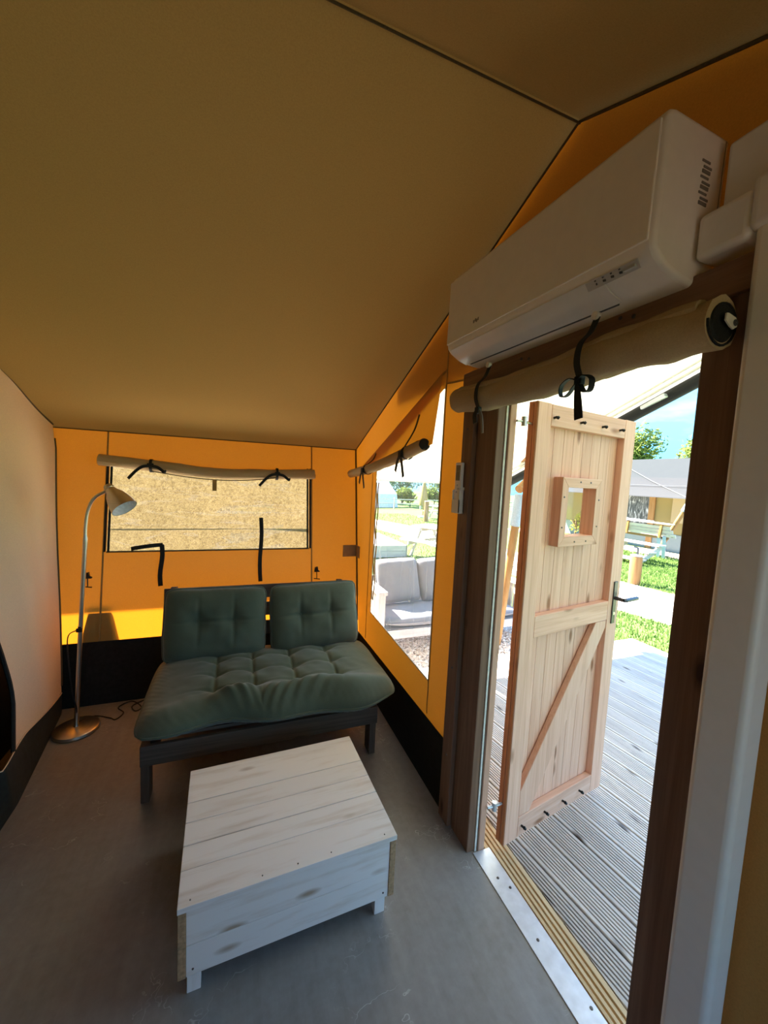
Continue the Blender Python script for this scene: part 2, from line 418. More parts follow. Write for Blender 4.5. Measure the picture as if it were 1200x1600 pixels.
# ------------------------------------------------------------------ mesh helpers
class MB:
    def __init__(s): s.v = []; s.f = []
    def add(s, v, f):
        o = len(s.v); s.v += [tuple(p) for p in v]; s.f += [tuple(i + o for i in q) for q in f]; return s
    def box(s, x0, x1, y0, y1, z0, z1):
        v = [(x0, y0, z0), (x1, y0, z0), (x1, y1, z0), (x0, y1, z0), (x0, y0, z1), (x1, y0, z1), (x1, y1, z1), (x0, y1, z1)]
        return s.add(v, [(3, 2, 1, 0), (4, 5, 6, 7), (0, 1, 5, 4), (1, 2, 6, 5), (2, 3, 7, 6), (3, 0, 4, 7)])
    def bar(s, a, b, wd, th, up=(0, 0, 1)):
        a, b = Vector(a), Vector(b); d = (b - a).normalized(); u = Vector(up)
        if abs(d.dot(u)) > 0.99: u = Vector((1, 0, 0))
        sd = d.cross(u).normalized(); u = sd.cross(d).normalized()
        q = []
        for p in (a, b):
            for i, j in ((-1, -1), (1, -1), (1, 1), (-1, 1)): q.append(p + sd * wd / 2 * i + u * th / 2 * j)
        return s.add(q, [(3, 2, 1, 0), (4, 5, 6, 7), (0, 1, 5, 4), (1, 2, 6, 5), (2, 3, 7, 6), (3, 0, 4, 7)])
    def prism(s, poly, axis, a, b):
        n = len(poly)
        def P(p, t):
            if axis == 'x': return (t, p[0], p[1])
            if axis == 'y': return (p[0], t, p[1])
            return (p[0], p[1], t)
        v = [P(p, a) for p in poly] + [P(p, b) for p in poly]
        f = [tuple(range(n))[::-1], tuple(range(n, 2 * n))] + [(i, (i + 1) % n, n + (i + 1) % n, n + i) for i in range(n)]
        return s.add(v, f)
    def tube(s, pts, r, n=10, caps=True, flat=1.0):
        pts = [Vector(p) for p in pts]
        R = r if isinstance(r, (list, tuple)) else [r] * len(pts)
        v = []; f = []
        up = None
        for i, p in enumerate(pts):
            d = (pts[min(i + 1, len(pts) - 1)] - pts[max(i - 1, 0)]).normalized()
            if up is None:
                up = Vector((0, 0, 1)) if abs(d.z) < 0.9 else Vector((1, 0, 0))
            sd = d.cross(up).normalized(); up = sd.cross(d).normalized()
            for k in range(n):
                a = 2 * PI * k / n
                v.append(p + sd * math.cos(a) * R[i] + up * math.sin(a) * R[i] * flat)
        for i in range(len(pts) - 1):
            for k in range(n):
                f.append((i * n + k, i * n + (k + 1) % n, (i + 1) * n + (k + 1) % n, (i + 1) * n + k))
        if caps:
            f.append(tuple(range(n))[::-1]); f.append(tuple(range((len(pts) - 1) * n, len(pts) * n)))
        return s.add(v, f)
    def lathe(s, prof, n=32, mat=None, close=False):
        v = []; f = []
        for r, z in prof:
            for k in range(n):
                a = 2 * PI * k / n
                p = Vector((r * math.cos(a), r * math.sin(a), z))
                v.append(mat @ p if mat else p)
        for i in range(len(prof) - 1):
            for k in range(n):
                f.append((i * n + k, i * n + (k + 1) % n, (i + 1) * n + (k + 1) % n, (i + 1) * n + k))
        if close:
            f.append(tuple(range(n))[::-1]); f.append(tuple(range((len(prof) - 1) * n, len(prof) * n)))
        return s.add(v, f)
    def grid(s, fn, nu, nv):
        v = [fn(i / nu, j / nv) for j in range(nv + 1) for i in range(nu + 1)]
        f = [(j * (nu + 1) + i, j * (nu + 1) + i + 1, (j + 1) * (nu + 1) + i + 1, (j + 1) * (nu + 1) + i) for j in range(nv) for i in range(nu)]
        return s.add(v, f)
    def ribbon(s, pts, wd, side, th=0.002):
        pts = [Vector(p) for p in pts]; sd = Vector(side).normalized()
        v = []; f = []
        for i, p in enumerate(pts):
            d = (pts[min(i + 1, len(pts) - 1)] - pts[max(i - 1, 0)]).normalized()
            sx = (sd - d * sd.dot(d)).normalized(); nn = d.cross(sx)
            ww = wd[i] if isinstance(wd, (list, tuple)) else wd
            for a, b in ((-1, -1), (1, -1), (1, 1), (-1, 1)): v.append(p + sx * ww / 2 * a + nn * th / 2 * b)
        for i in range(len(pts) - 1):
            for k in range(4): f.append((i * 4 + k, i * 4 + (k + 1) % 4, (i + 1) * 4 + (k + 1) % 4, (i + 1) * 4 + k))
        f.append((3, 2, 1, 0)); e = (len(pts) - 1) * 4; f.append((e, e + 1, e + 2, e + 3))
        return s.add(v, f)
    def build(s, name, mat, parent=None, smooth=False, bevel=0.0, segs=2, subsurf=0, solid=0.0):
        me = bpy.data.meshes.new(name)
        me.from_pydata(s.v, [], s.f)
        me.validate(); me.update()
        bm = bmesh.new(); bm.from_mesh(me)
        bmesh.ops.recalc_face_normals(bm, faces=bm.faces)
        bm.to_mesh(me); bm.free()
        me.materials.append(MATS[mat])
        o = bpy.data.objects.new(name, me)
        COL.objects.link(o)
        if parent is not None: o.parent = parent
        if solid:
            md = o.modifiers.new('solid', 'SOLIDIFY'); md.thickness = solid; md.offset = 0
        if bevel:
            md = o.modifiers.new('bevel', 'BEVEL'); md.width = bevel; md.segments = segs; md.limit_method = 'ANGLE'; md.angle_limit = math.radians(40)
        if subsurf:
            md = o.modifiers.new('sub', 'SUBSURF'); md.levels = subsurf; md.render_levels = subsurf
        if smooth:
            me.polygons.foreach_set('use_smooth', [True] * len(me.polygons))
            if smooth == 'auto' or bevel:
                try: me.set_sharp_from_angle(angle=math.radians(38))
                except Exception: pass
        return o
def bx(x0, x1, y0, y1, z0, z1): return MB().box(x0, x1, y0, y1, z0, z1)
def empty(name, loc=(0, 0, 0), rz=0.0):
    o = bpy.data.objects.new(name, None); COL.objects.link(o)
    o.location = loc; o.rotation_euler = (0, 0, rz); o.empty_display_size = 0.1
    return o
def tag(o, label=None, cat=None, group=None, kind=None):
    if label: o['label'] = label
    if cat: o['category'] = cat
    if group: o['group'] = group
    if kind: o['kind'] = kind
    return o
def structure(o, label=None):
    o['kind'] = 'structure'
    if label: o['label'] = label
    return o
def copy_tree(o, parent=None):
    c = o.copy(); COL.objects.link(c)
    if parent is not None: c.parent = parent
    for ch in list(o.children):
        copy_tree(ch, c)
    return c
def curve_pts(ctrl, n=24):
    P = [Vector(p) for p in ctrl]; P = [P[0] * 2 - P[1]] + P + [P[-1] * 2 - P[-2]]
    out = []
    seg = len(P) - 3
    for i in range(seg):
        m = max(2, n // seg)
        for k in range(m):
            t = k / m; a, b, c, d = P[i:i + 4]
            out.append(0.5 * ((2 * b) + (c - a) * t + (2 * a - 5 * b + 4 * c - d) * t * t + (3 * b - a - 3 * c + d) * t ** 3))
    out.append(P[-2]); return out

# ------------------------------------------------------------------ the tent: shell
XG = 1.055            # gable wall with the door
RY, RZ = 1.10, 2.926  # ridge
SL, SR = 0.392, 0.45
YF = -1.30            # wall behind the photographer
XL = -2.90            # far end of the tent
XP = 3.22             # front edge of the porch roof
YE, ZE = 4.25, RZ - SL * (4.25 - RY)   # eave edge past the back wall
def roof_z(y): return RZ - (SL * (y - RY) if y > RY else SR * (RY - y))
def back_y(z): return 3.2 + 0.18 * z
ZB = 1.9642; YB = back_y(ZB)

floor = structure(bx(XL, XG + 0.02, YF, 3.62, -0.20, 0.0).build('floor', 'floor_vinyl'), 'grey scuffed vinyl tent floor')

def sheet(polys, name, mat, parent=None, sub=0):
    m = MB()
    for p in polys: m.add(p, [tuple(range(len(p)))])
    return m.build(name, mat, parent)

# ceiling of the room: two slopes meeting at the ridge, slightly sagging cloth
def slope_sheet(x0, x1, y0, y1, nu, nv, sag):
    def fn(u, v):
        x = x0 + (x1 - x0) * u; y = y0 + (y1 - y0) * v
        s = sag * math.sin(PI * u) * math.sin(PI * v)
        return (x, y, roof_z(y) - s)
    return MB().grid(fn, nu, nv)
ce = empty('ceiling'); structure(ce, 'brown canvas ridge ceiling of the tent')
slope_sheet(XL, XG, RY, YB, 24, 16, 0.02).build('roof_slope', 'canvas_roof', ce, smooth=True)
slope_sheet(XL, XG, RY, YF, 24, 12, 0.02).build('roof_slope', 'canvas_roof', ce, smooth=True)
MB().tube([(XL, RY, RZ - 0.012), (XG, RY, RZ - 0.012)], 0.0035, 6).build('ridge_seam', 'dark_seam', ce)
MB().tube([(XG - 0.006, RY, RZ - 0.01), (XG - 0.006, YB, ZB)], 0.0045, 6).build('edge_piping', 'dark_seam', ce)
MB().tube([(XG - 0.006, RY, RZ - 0.01), (XG - 0.006, YF, roof_z(YF) - 0.004)], 0.0045, 6).build('edge_piping', 'dark_seam', ce)
MB().tube([(XL, YB - 0.008, ZB - 0.004), (XG, YB - 0.008, ZB - 0.004)], 0.004, 6).build('edge_piping', 'dark_seam', ce)
# the fly sheet above runs on past the back wall
fl = empty('trim_fly_sheet'); structure(fl, 'outer roof canvas reaching past the tent wall')
MB().grid(lambda u, v: (XL - 0.3 + (XG - XL + 0.3) * u, RY + (YE - RY) * v, roof_z(RY + (YE - RY) * v) + 0.06 * (1 - v)), 8, 8).build('fly_slope', 'canvas_grey', fl)
MB().grid(lambda u, v: (XL - 0.3 + (XG - XL + 0.3) * u, RY + (YF - 0.1 - RY) * v, roof_z(RY + (YF - 0.1 - RY) * v) + 0.06 * (1 - v)), 8, 8).build('fly_slope', 'canvas_grey', fl)

# back wall (leans out a little), window opening in it
WX0, WX1, WZ0, WZ1 = -0.895, 0.605, 1.062, 1.70
def bp(x, z, off=0.0): return (x, back_y(z) - off, z)
def bquad(x0, x1, z0, z1, off=0.0): return [bp(x0, z0, off), bp(x1, z0, off), bp(x1, z1, off), bp(x0, z1, off)]
wb = empty('wall_back'); structure(wb, 'glowing ochre canvas wall behind the green sofa')
sheet([bquad(XL, WX0, 0, ZB), bquad(WX1, XG, 0, ZB), bquad(WX0, WX1, 0, WZ0), bquad(WX0, WX1, WZ1, ZB)], 'canvas', 'canvas_wall', wb)
for x in (-0.915, 0.630):
    MB().add([bp(x - 0.006, 0.42, 0.003), bp(x + 0.006, 0.42, 0.003), bp(x + 0.006, ZB, 0.003), bp(x - 0.006, ZB, 0.003)], [(0, 1, 2, 3)]).build('seam', 'seam', wb, solid=0.002)
MB().add([bp(-1.065, 0.30, -0.012), bp(-0.775, 0.30, -0.012), bp(-0.860, 0.64, -0.012), bp(-1.000, 0.64, -0.012), bp(-1.065, 0.30, -0.03), bp(-0.775, 0.30, -0.03), bp(-0.860, 0.64, -0.03), bp(-1.000, 0.64, -0.03)], [(0, 1, 2, 3), (4, 5, 6, 7), (0, 1, 5, 4), (1, 2, 6, 5), (2, 3, 7, 6), (3, 0, 4, 7)]).build('sun_patch_blocker', 'skirt', wb)  # added unseen wedge, its shadow splits the sun patch on the wall
bsk = MB()
bsk.add([bp(XL, 0.0, 0.03), bp(XG - 0.012, 0.0, 0.03), bp(XG - 0.012, 0.425, 0.006), bp(XL, 0.425, 0.006)], [(0, 1, 2, 3)])
structure(bsk.build('baseboard_back', 'skirt', solid=0.004), 'black skirt along the foot of the back canvas wall')

w1 = empty('window_1'); structure(w1, 'clear vinyl window with black zips in the back wall')
def wfn(u, v):
    x = WX0 + (WX1 - WX0) * u; z = WZ0 + (WZ1 - WZ0) * v
    sag = math.sin(PI * u)
    rip = 0.006 * math.sin(26 * (v + 0.35 * sag * (1 - v) ) + 3 * u) * (0.3 + v) + 0.01 * noise.noise((x * 3, z * 7, 1.0))
    edge = min(u, 1 - u, v, 1 - v) * 8
    return bp(x, z, 0.004 + rip * min(1, edge))
MB().grid(wfn, 60, 36).build('pane', 'vinyl_back', w1, smooth=True)
for x in (WX0, WX1):
    sheet([bquad(x - 0.020, x - 0.004, WZ0, WZ1 + .06, 0.006)], 'zip', 'black_strap', w1)
    sheet([bquad(x + 0.004, x + 0.020, WZ0, WZ1 + .06, 0.006)], 'zip', 'black_strap', w1)
sheet([bquad(WX0, WX1, WZ0 - 0.006, WZ0 + 0.006, 0.006)], 'zip', 'dark_seam', w1)

# gable wall with door opening and slanted window
DY0, DY1, DZ = 0.56, 1.62, 2.20
GY0, GY1 = 1.905, 2.955
GB0, GB1, GT0, GT1 = 0.555, 0.60, 2.215, 1.80
gp = lambda y, z, x=XG: (x, y, z)
wg = empty('wall_right'); structure(wg, 'ochre canvas gable wall around the door')
sheet([
    [gp(YF, 0), gp(DY0, 0), gp(DY0, roof_z(DY0)), gp(YF, roof_z(YF))],
    [gp(DY0, DZ), gp(DY1, DZ), gp(DY1, roof_z(DY1)), gp(RY, RZ), gp(DY0, roof_z(DY0))],
    [gp(DY1, 0), gp(GY0, 0), gp(GY0, roof_z(GY0)), gp(DY1, roof_z(DY1))],
    [gp(GY0, 0), gp(GY1, 0), gp(GY1, GB1), gp(GY0, GB0)],
    [gp(GY0, GT0), gp(GY1, GT1), gp(GY1, roof_z(GY1)), gp(GY0, roof_z(GY0))],
    [gp(GY1, 0), gp(back_y(0), 0), gp(YB, ZB), gp(GY1, roof_z(GY1))],
], 'canvas', 'canvas_wall', wg)
for y0, z0, y1, z1 in ((1.900, 0.36, 1.897, 2.50), (1.62, 2.20, 1.90, 2.23), (1.905, 2.30, 3.45, 1.76), (3.05, 0.34, 3.05, 1.78)):
    MB().bar((XG - 0.003, y0, z0), (XG - 0.003, y1, z1), 0.010, 0.002, (1, 0, 0)).build('seam', 'seam', wg)
MB().tube([(XG - 0.012, back_y(0.42) - 0.008, 0.42), (XG - 0.012, YB - 0.012, ZB)], 0.008, 6).build('corner_cord', 'dark_seam', wg)
gs = MB()
gs.add([(XG - 0.035, DY1 + .002, 0.0), (XG - 0.035, 3.17, 0.0), (XG - 0.010, 3.24, 0.325), (XG - 0.010, DY1 + .002, 0.35)], [(0, 1, 2, 3)])
structure(gs.build('baseboard_right', 'skirt', solid=0.004), 'black skirt along the foot of the gable wall')
w2 = empty('window_2'); structure(w2, 'tall clear vinyl window beside the door, looking onto the porch')
def gfn(u, v):
    y = GY1 + (GY0 - GY1) * u
    zb = GB1 + (GB0 - GB1) * u; zt = GT1 + (GT0 - GT1) * u
    e = min(1, min(u, 1 - u, v, 1 - v) * 8)
    return (XG + 0.002 + e * 0.012 * noise.noise((y * 5, v * 2.0, 3.0)), y, zb + (zt - zb) * v)
MB().grid(gfn, 30, 30).build('pane', 'vinyl_side', w2, smooth=True)
for (a, b) in (((GY0, GB0), (GY0, GT0)), ((GY1, GB1), (GY1, GT1)), ((GY0, GB0), (GY1, GB1))):
    MB().bar((XG - 0.002, a[0], a[1]), (XG - 0.002, b[0], b[1]), 0.008, 0.003, (1, 0, 0)).build('edge_binding', 'white_seal', w2)
for dy, ph in ((0.035, 0.0), (0.075, 1.3)):
    MB().tube([(XG - 0.008, GY1 - dy + 0.012 * math.sin(k * 1.1 + ph), 0.72 + 0.05 * k) for k in range(20)], 0.005, 6).build('zip', 'seam', w2)

sheet([[gp(YF, 0, XG + 0.03), gp(0.50, 0, XG + 0.03), gp(0.50, 2.215, XG + 0.03), gp(DY0 - 0.6, 2.215, XG + 0.03), gp(YF, roof_z(YF), XG + 0.03)], [gp(DY0 - 0.6, 2.22, XG + 0.03), gp(2.6, 2.22, XG + 0.03), gp(2.6, roof_z(2.6), XG + 0.03), gp(RY, RZ, XG + 0.03), gp(DY0 - 0.6, roof_z(DY0 - 0.6), XG + 0.03)]], 'gable_shade_layer', 'canvas_shade_layer', wg)  # added unseen second layer, keeps porch light from brightening the gable
# walls out of the photograph's view: front wall with big clear windows, far end wall
wf = empty('wall_front'); structure(wf, 'canvas wall behind the photographer with open windows')
FW = ((-2.60, -2.10), (-0.10, 0.98)); fz0, fz1 = 0.55, 1.80
fp = lambda x, z: (x, YF, z)
xs = [XL, FW[0][0], FW[0][1], FW[1][0], FW[1][1], XG]; zt = roof_z(YF)
polys = []
for i in range(5):
    a, b = xs[i], xs[i + 1]
    if i in (1, 3):
        polys += [[fp(a, 0), fp(b, 0), fp(b, fz0), fp(a, fz0)], [fp(a, fz1), fp(b, fz1), fp(b, zt), fp(a, zt)]]
    else: polys.append([fp(a, 0), fp(b, 0), fp(b, zt), fp(a, zt)])
sheet(polys, 'canvas', 'canvas_wall', wf)
wl = empty('wall_left'); structure(wl, 'canvas end wall beyond the partition')
sheet([[(XL, YF, 0), (XL, 3.2, 0), (XL, YB, ZB), (XL, RY, RZ), (XL, YF, roof_z(YF))]], 'canvas', 'canvas_roof', wl)

# ------------------------------------------------------------------ door frame, threshold, door
fr = empty('trim_door_frame'); structure(fr, 'dark stained timber door frame')
bx(0.998, 1.050, 1.532, 1.618, 0, 2.20).build('post', 'frame_wood_z', fr, bevel=0.004)
bx(1.018, 1.058, 1.382, 1.526, 0, 2.13).build('jamb', 'frame_wood_z', fr, bevel=0.004)
bx(1.058, 1.067, 1.378, 1.526, 0.0, 2.13).build('draught_seal', 'white_seal', fr)
bx(1.067, 1.076, 1.386, 1.526, 0.0, 2.13).build('seal_gap', 'rubber', fr)
bx(1.076, 1.108, 1.374, 1.526, -0.02, 2.13).build('jamb', 'door_wood_z', fr, bevel=0.003)
bx(1.070, 1.160, 0.575, 0.625, -0.02, 2.13).build('jamb', 'frame_wood_z', fr, bevel=0.004)
bx(1.000, 1.066, 0.515, 0.612, 0, 2.20).build('post', 'frame_wood_z', fr, bevel=0.004)
bx(0.985, 1.055, 0.515, 1.62, 2.130, 2.205).build('header', 'frame_wood_y', fr, bevel=0.004)
bx(1.060, 1.160, 0.575, 1.50, 2.10, 2.20).build('header', 'frame_wood_y', fr, bevel=0.004)
screw_m = MB().lathe([(0.0, 0.002), (0.006, 0.002), (0.007, 0)], 8)
def screws(parent, pts, axis, mat='dark_steel', r=1.0):
    q = {'-x': Vector((-1, 0, 0)), 'z': Vector((0, 0, 1)), '-y': Vector((0, -1, 0))}[axis].to_track_quat('Z', 'Y').to_matrix().to_4x4()
    me = None
    for p in pts:
        if me is None:
            o = MB().lathe([(0.0005, 0.002), (0.005 * r, 0.002), (0.006 * r, 0)], 8, q).build('screw', mat, parent); me = o.data
        else:
            o = bpy.data.objects.new('screw', me); COL.objects.link(o); o.parent = parent
        o.location = p
screws(fr, [(0.998, 1.575, z) for z in (0.35, 0.8, 1.33, 1.62, 1.95)], '-x', 'dark_steel')
screws(fr, [(0.985, y, z) for y, z in ((0.78, 2.165), (0.82, 2.175), (1.18, 2.16), (1.22, 2.17))], '-x', 'dark_steel')

th = structure(bx(1.045, 1.135, 0.62, 1.372, 0.0, 0.004).build('trim_threshold', 'alu_plate', bevel=0.001), 'bare metal threshold plate across the doorway')
screws(th, [(1.085, 1.24, 0.004), (1.11, 1.19, 0.004), (1.085, 1.0, 0.004), (1.115, 0.79, 0.004)], 'z', 'dark_steel')

# door, hinged at the left jamb and swung out onto the deck; built flat: local x along width, y thickness, z up
DW, DH = 0.78, 2.045
door = empty('door_1', (1.193, 1.342, 0.018), math.radians(9.9))
structure(door, 'open ledged and braced larch door with a small square window')
T0, T1, TB = 0.0, 0.042, 0.060   # front of the ledges, back of the boards
bx(0.0, 0.088, 0.0, 0.050, 0, DH).build('stile', 'door_wood_z', door, bevel=0.003)
bx(DW - 0.098, DW, 0.0, 0.050, 0, DH).build('stile', 'door_wood_z', door, bevel=0.003)
bx(-0.0025, 0.0, 0.004, 0.020, 0, DH).build('edge_lipping', 'reddish_wood_z', door)
bx(-0.0025, 0.0, 0.024, 0.048, 0, DH).build('edge_lipping', 'reddish_wood_z', door)
bx(0.089, DW - 0.099, 0.0, 0.034, DH - 0.095, DH - 0.002).build('rail', 'door_wood_x', door, bevel=0.003)
bx(0.089, DW - 0.099, 0.0, 0.034, 0.990, 1.092).build('rail', 'door_wood_x', door, bevel=0.003)
bx(0.089, DW - 0.099, 0.0, 0.034, 0.004, 0.105).build('rail', 'door_wood_x', door, bevel=0.003)
# diagonal brace
br = MB(); br.prism([(0.090, 0.107), (0.090, 0.235), (0.588, 0.988), (0.680, 0.988), (0.680, 0.950), (0.168, 0.107)], 'y', 0.002, 0.032)
br.build('brace', 'door_wood_z', door, bevel=0.003)
# vertical boards behind, cut around the little window
nb = 8; b0, b1 = 0.089, DW - 0.099; bw = (b1 - b0) / nb
GX0, GX1, GZ0, GZ1 = 0.240, 0.452, 1.452, 1.685
for i in range(nb):
    x0 = b0 + bw * i + 0.0012; x1 = b0 + bw * (i + 1) - 0.0012
    m = MB()
    segs = [(0.004, DH - 0.004)]
    if x1 > GX0 and x0 < GX1:
        if x0 >= GX0 - 1e-6 and x1 <= GX1 + 1e-6: segs = [(0.004, GZ0), (GZ1, DH - 0.004)]
        elif x0 < GX0: m.box(GX0 - (GX0 - x0), GX0, 0.035, 0.050, GZ0, GZ1); segs = [(0.004, GZ0), (GZ1, DH - 0.004)]
        else: m.box(GX1, x1, 0.035, 0.050, GZ0, GZ1); segs = [(0.004, GZ0), (GZ1, DH - 0.004)]
    for z0, z1 in segs: m.box(x0, x1, 0.035, 0.050, z0, z1)
    m.build('plank', 'door_wood_z', door)
# little window: mitred frame and pane
def mitre(x0, x1, z0, z1, wd, parent):
    ya, yb = 0.006, 0.056
    for poly, nm, mt in (([(x0, z0), (x1, z0), (x1 - wd, z0 + wd), (x0 + wd, z0 + wd)], 'window_frame', 'door_wood_x'),
                     ([(x0, z1), (x1, z1), (x1 - wd, z1 - wd), (x0 + wd, z1 - wd)], 'window_frame', 'door_wood_x'),
                     ([(x0, z0), (x0, z1), (x0 + wd, z1 - wd), (x0 + wd, z0 + wd)], 'window_frame', 'door_wood_z'),
                     ([(x1, z0), (x1, z1), (x1 - wd, z1 - wd), (x1 - wd, z0 + wd)], 'window_frame', 'door_wood_z')):
        MB().prism(poly, 'y', ya - 0.02, yb).build(nm, mt, parent, bevel=0.002)
mitre(GX0 - 0.052, GX1 + 0.045, GZ0 - 0.042, GZ1 + 0.046, 0.046, door)
bx(GX0 - 0.006, GX1 + 0.006, 0.044, 0.047, GZ0 - 0.006, GZ1 + 0.006).build('pane', 'glass', door)
screws(door, [(0.32, -0.0145, 1.712), (0.40, -0.0145, 1.712), (0.205, -0.0145, 1.64), (0.205, -0.0145, 1.50), (0.478, -0.0145, 1.63), (0.478, -0.0145, 1.50), (0.31, -0.0145, 1.43), (0.40, -0.0145, 1.43)], '-y', 'dark_steel', 0.7)
# pegs on the top and bottom rails
for zz, xsn in ((1.985, (0.105, 0.30, 0.475, 0.628)), (0.055, (0.115, 0.285, 0.430, 0.575))):
    me = None
    for x in xsn:
        if me is None:
            m = MB(); m.tube([(0, 0.0, 0), (0, -0.016, 0.002)], 0.0055, 8); m.tube([(0, -0.016, 0.002), (0.006, -0.022, -0.004)], [0.0085, 0.006], 8)
            o = m.build('rail_peg', 'black_plastic', door, smooth='auto'); me = o.data
        else:
            o = bpy.data.objects.new('rail_peg', me); COL.objects.link(o); o.parent = door
        o.location = (x, 0, zz)
# lever handle
hp = bx(0.716, 0.748, -0.006, 0.0, 0.965, 1.195).build('handle_plate', 'dark_steel', door, bevel=0.002)
tag(hp, 'dark metal handle plate')
hl = MB(); hl.tube([(0.732, -0.004, 1.105), (0.732, -0.052, 1.105)], 0.010, 12); hl.tube(curve_pts([(0.732, -0.050, 1.105), (0.742, -0.056, 1.105), (0.775, -0.058, 1.105), (0.850, -0.058, 1.105)], 12), 0.0105, 12)
hl.build('lever', 'dark_steel', hp, smooth='auto')
MB().lathe([(0.0005, 0.002), (0.008, 0.002), (0.009, 0)], 12, Matrix.Translation((0.732, -0.006, 1.02)) @ Vector((0, -1, 0)).to_track_quat('Z', 'Y').to_matrix().to_4x4()).build('key_cylinder', 'steel', hp)
# hinges top and bottom (gate hooks)
for z in (1.955, 0.20):
    m = MB(); m.tube([(-0.050, 0.030, z), (0.0, 0.030, z - 0.006)], 0.006, 8); m.tube([(-0.050, 0.030, z - 0.02), (-0.050, 0.030, z + 0.02)], 0.012, 10)
    m.tube([(-0.085, 0.038, z), (-0.05, 0.03, z)], 0.006, 8)
    m.build('hinge', 'zinc' if z < 1 else 'steel', door, smooth='auto')

# ------------------------------------------------------------------ floor lamp
lamp = empty('floor_lamp', (-0.935, 2.885, 0.0))
tag(lamp, 'brushed steel floor lamp with curved neck in the tent corner', 'floor lamp')
MB().lathe([(0.002, 0.0), (0.122, 0.0), (0.125, 0.006), (0.122, 0.020), (0.112, 0.024), (0.016, 0.030), (0.014, 0.038), (0.002, 0.038)], 48).build('base', 'brushed_steel', lamp, smooth='auto')
pole = curve_pts([(0, 0, 0.03), (0.02, 0, 0.45), (0.045, 0, 0.90), (0.062, 0, 1.20), (0.066, 0, 1.32), (0.080, 0, 1.42), (0.112, 0, 1.495), (0.165, 0, 1.535), (0.185, 0, 1.545)], 64)
MB().tube(pole, [0.0128 if p.z < 1.25 else 0.0095 for p in pole], 12).build('pole', 'brushed_steel', lamp, smooth='auto')
axis = Vector((0.58, -0.35, -0.74)).normalized()
hm = Matrix.Translation((0.183, -0.005, 1.578)) @ axis.to_track_quat('Z', 'Y').to_matrix().to_4x4()
sh = MB().lathe([(0.002, 0.0), (0.022, 0.002), (0.027, 0.010), (0.027, 0.018), (0.029, 0.020), (0.029, 0.028), (0.027, 0.030), (0.030, 0.044), (0.034, 0.052), (0.050, 0.080), (0.062, 0.115), (0.070, 0.150), (0.074, 0.185)], 40, hm)
shade = sh.build('lamp_shade', 'brushed_steel', lamp, smooth='auto')
MB().lathe([(0.0725, 0.184), (0.068, 0.150), (0.060, 0.115), (0.047, 0.080), (0.030, 0.054)], 40, hm).build('shade_lining', 'lamp_inside', shade, smooth=True)
MB().lathe([(0.002, 0.05), (0.018, 0.06), (0.024, 0.09), (0.028, 0.12), (0.022, 0.145), (0.002, 0.152)], 20, hm).build('bulb', 'lamp_inside', shade, smooth=True)
cl = MB(); cl.tube(curve_pts([(0.03, -0.010, 0.665), (0.005, -0.012, 0.66), (-0.025, -0.012, 0.64), (-0.035, -0.010, 0.58), (-0.028, -0.008, 0.42), (-0.012, -0.012, 0.25), (0.008, -0.014, 0.15), (0.00, 0.02, 0.05), (0.06, 0.13, 0.006), (0.16, 0.08, 0.005), (0.20, 0.05, 0.005), (0.23, 0.12, 0.005), (0.18, 0.20, 0.005), (0.25, 0.26, 0.005), (0.33, 0.16, 0.005), (0.30, 0.12, 0.005), (0.27, 0.20, 0.005), (0.38, 0.27, 0.006), (0.46, 0.22, 0.006), (0.50, 0.27, 0.006)], 120), 0.0035, 6)
cl.build('power_cord', 'black_plastic', lamp, smooth=True)
bx(0.012, 0.045, -0.020, -0.006, 0.652, 0.676).build('cord_switch', 'black_plastic', lamp, bevel=0.003)
MB().tube([(0.03, 0, 0.655), (0.031, 0, 0.685)], 0.0135, 12).build('collar', 'black_plastic', lamp, smooth='auto')

# ------------------------------------------------------------------ sofa: stained frame, loose cushions
sofa = empty('lounge_sofa', (0.20, 2.50, 0.0))
tag(sofa, 'low grey-stained wooden sofa frame under green cushions', 'sofa')
SX, SY0, SY1 = 0.650, -0.36, 0.46
for sx in (-1, 1):
    xo = sx * (SX - 0.02); xi = sx * (SX - 0.06)
    a, b = sorted((xo, xi))
    bx(a, b, SY0 - 0.012, SY0 + 0.075, 0, 0.31).build('leg', 'grey_wood_z', sofa, bevel=0.003)
    bx(a, b, SY1 - 0.06, SY1 + 0.02, 0, 0.31).build('leg', 'grey_wood_z', sofa, bevel=0.003)
    a, b = sorted((sx * (SX - 0.06), sx * (SX - 0.085)))
    bx(a, b, SY0 + 0.02, SY1, 0.205, 0.315).build('side_rail', 'grey_wood_y', sofa, bevel=0.003)
    MB().bar((sx * (SX - 0.05), SY1 - 0.03, 0.16), (sx * (SX - 0.05), SY1 + 0.085, 0.865), 0.04, 0.055, (0, 1, 0)).build('back_post', 'grey_wood_z', sofa, bevel=0.003)
bx(-SX + 0.022, SX - 0.022, SY0 - 0.012 - 0.024, SY0 - 0.012, 0.212, 0.318).build('front_rail', 'grey_wood_x', sofa, bevel=0.003)
bx(-SX + 0.022, SX - 0.022, SY1 - 0.02, SY1 + 0.005, 0.205, 0.315).build('rear_rail', 'grey_wood_x', sofa, bevel=0.003)
for i in range(7):
    y = SY0 + 0.015 + i * 0.115
    bx(-SX + 0.05, SX - 0.05, y, y + 0.085, 0.315, 0.333).build('seat_slat', 'grey_wood_x', sofa, bevel=0.002)
for z0 in (0.505, 0.640, 0.770):
    y = SY1 - 0.03 + (z0 - 0.16) * 0.163 - 0.05
    MB().bar((-SX - 0.005, y + 0.008, z0 + 0.05), (SX + 0.005, y + 0.008, z0 + 0.05), 0.020, 0.098, (0, 0.16, 1)).build('back_slat', 'grey_wood_x', sofa, bevel=0.002)

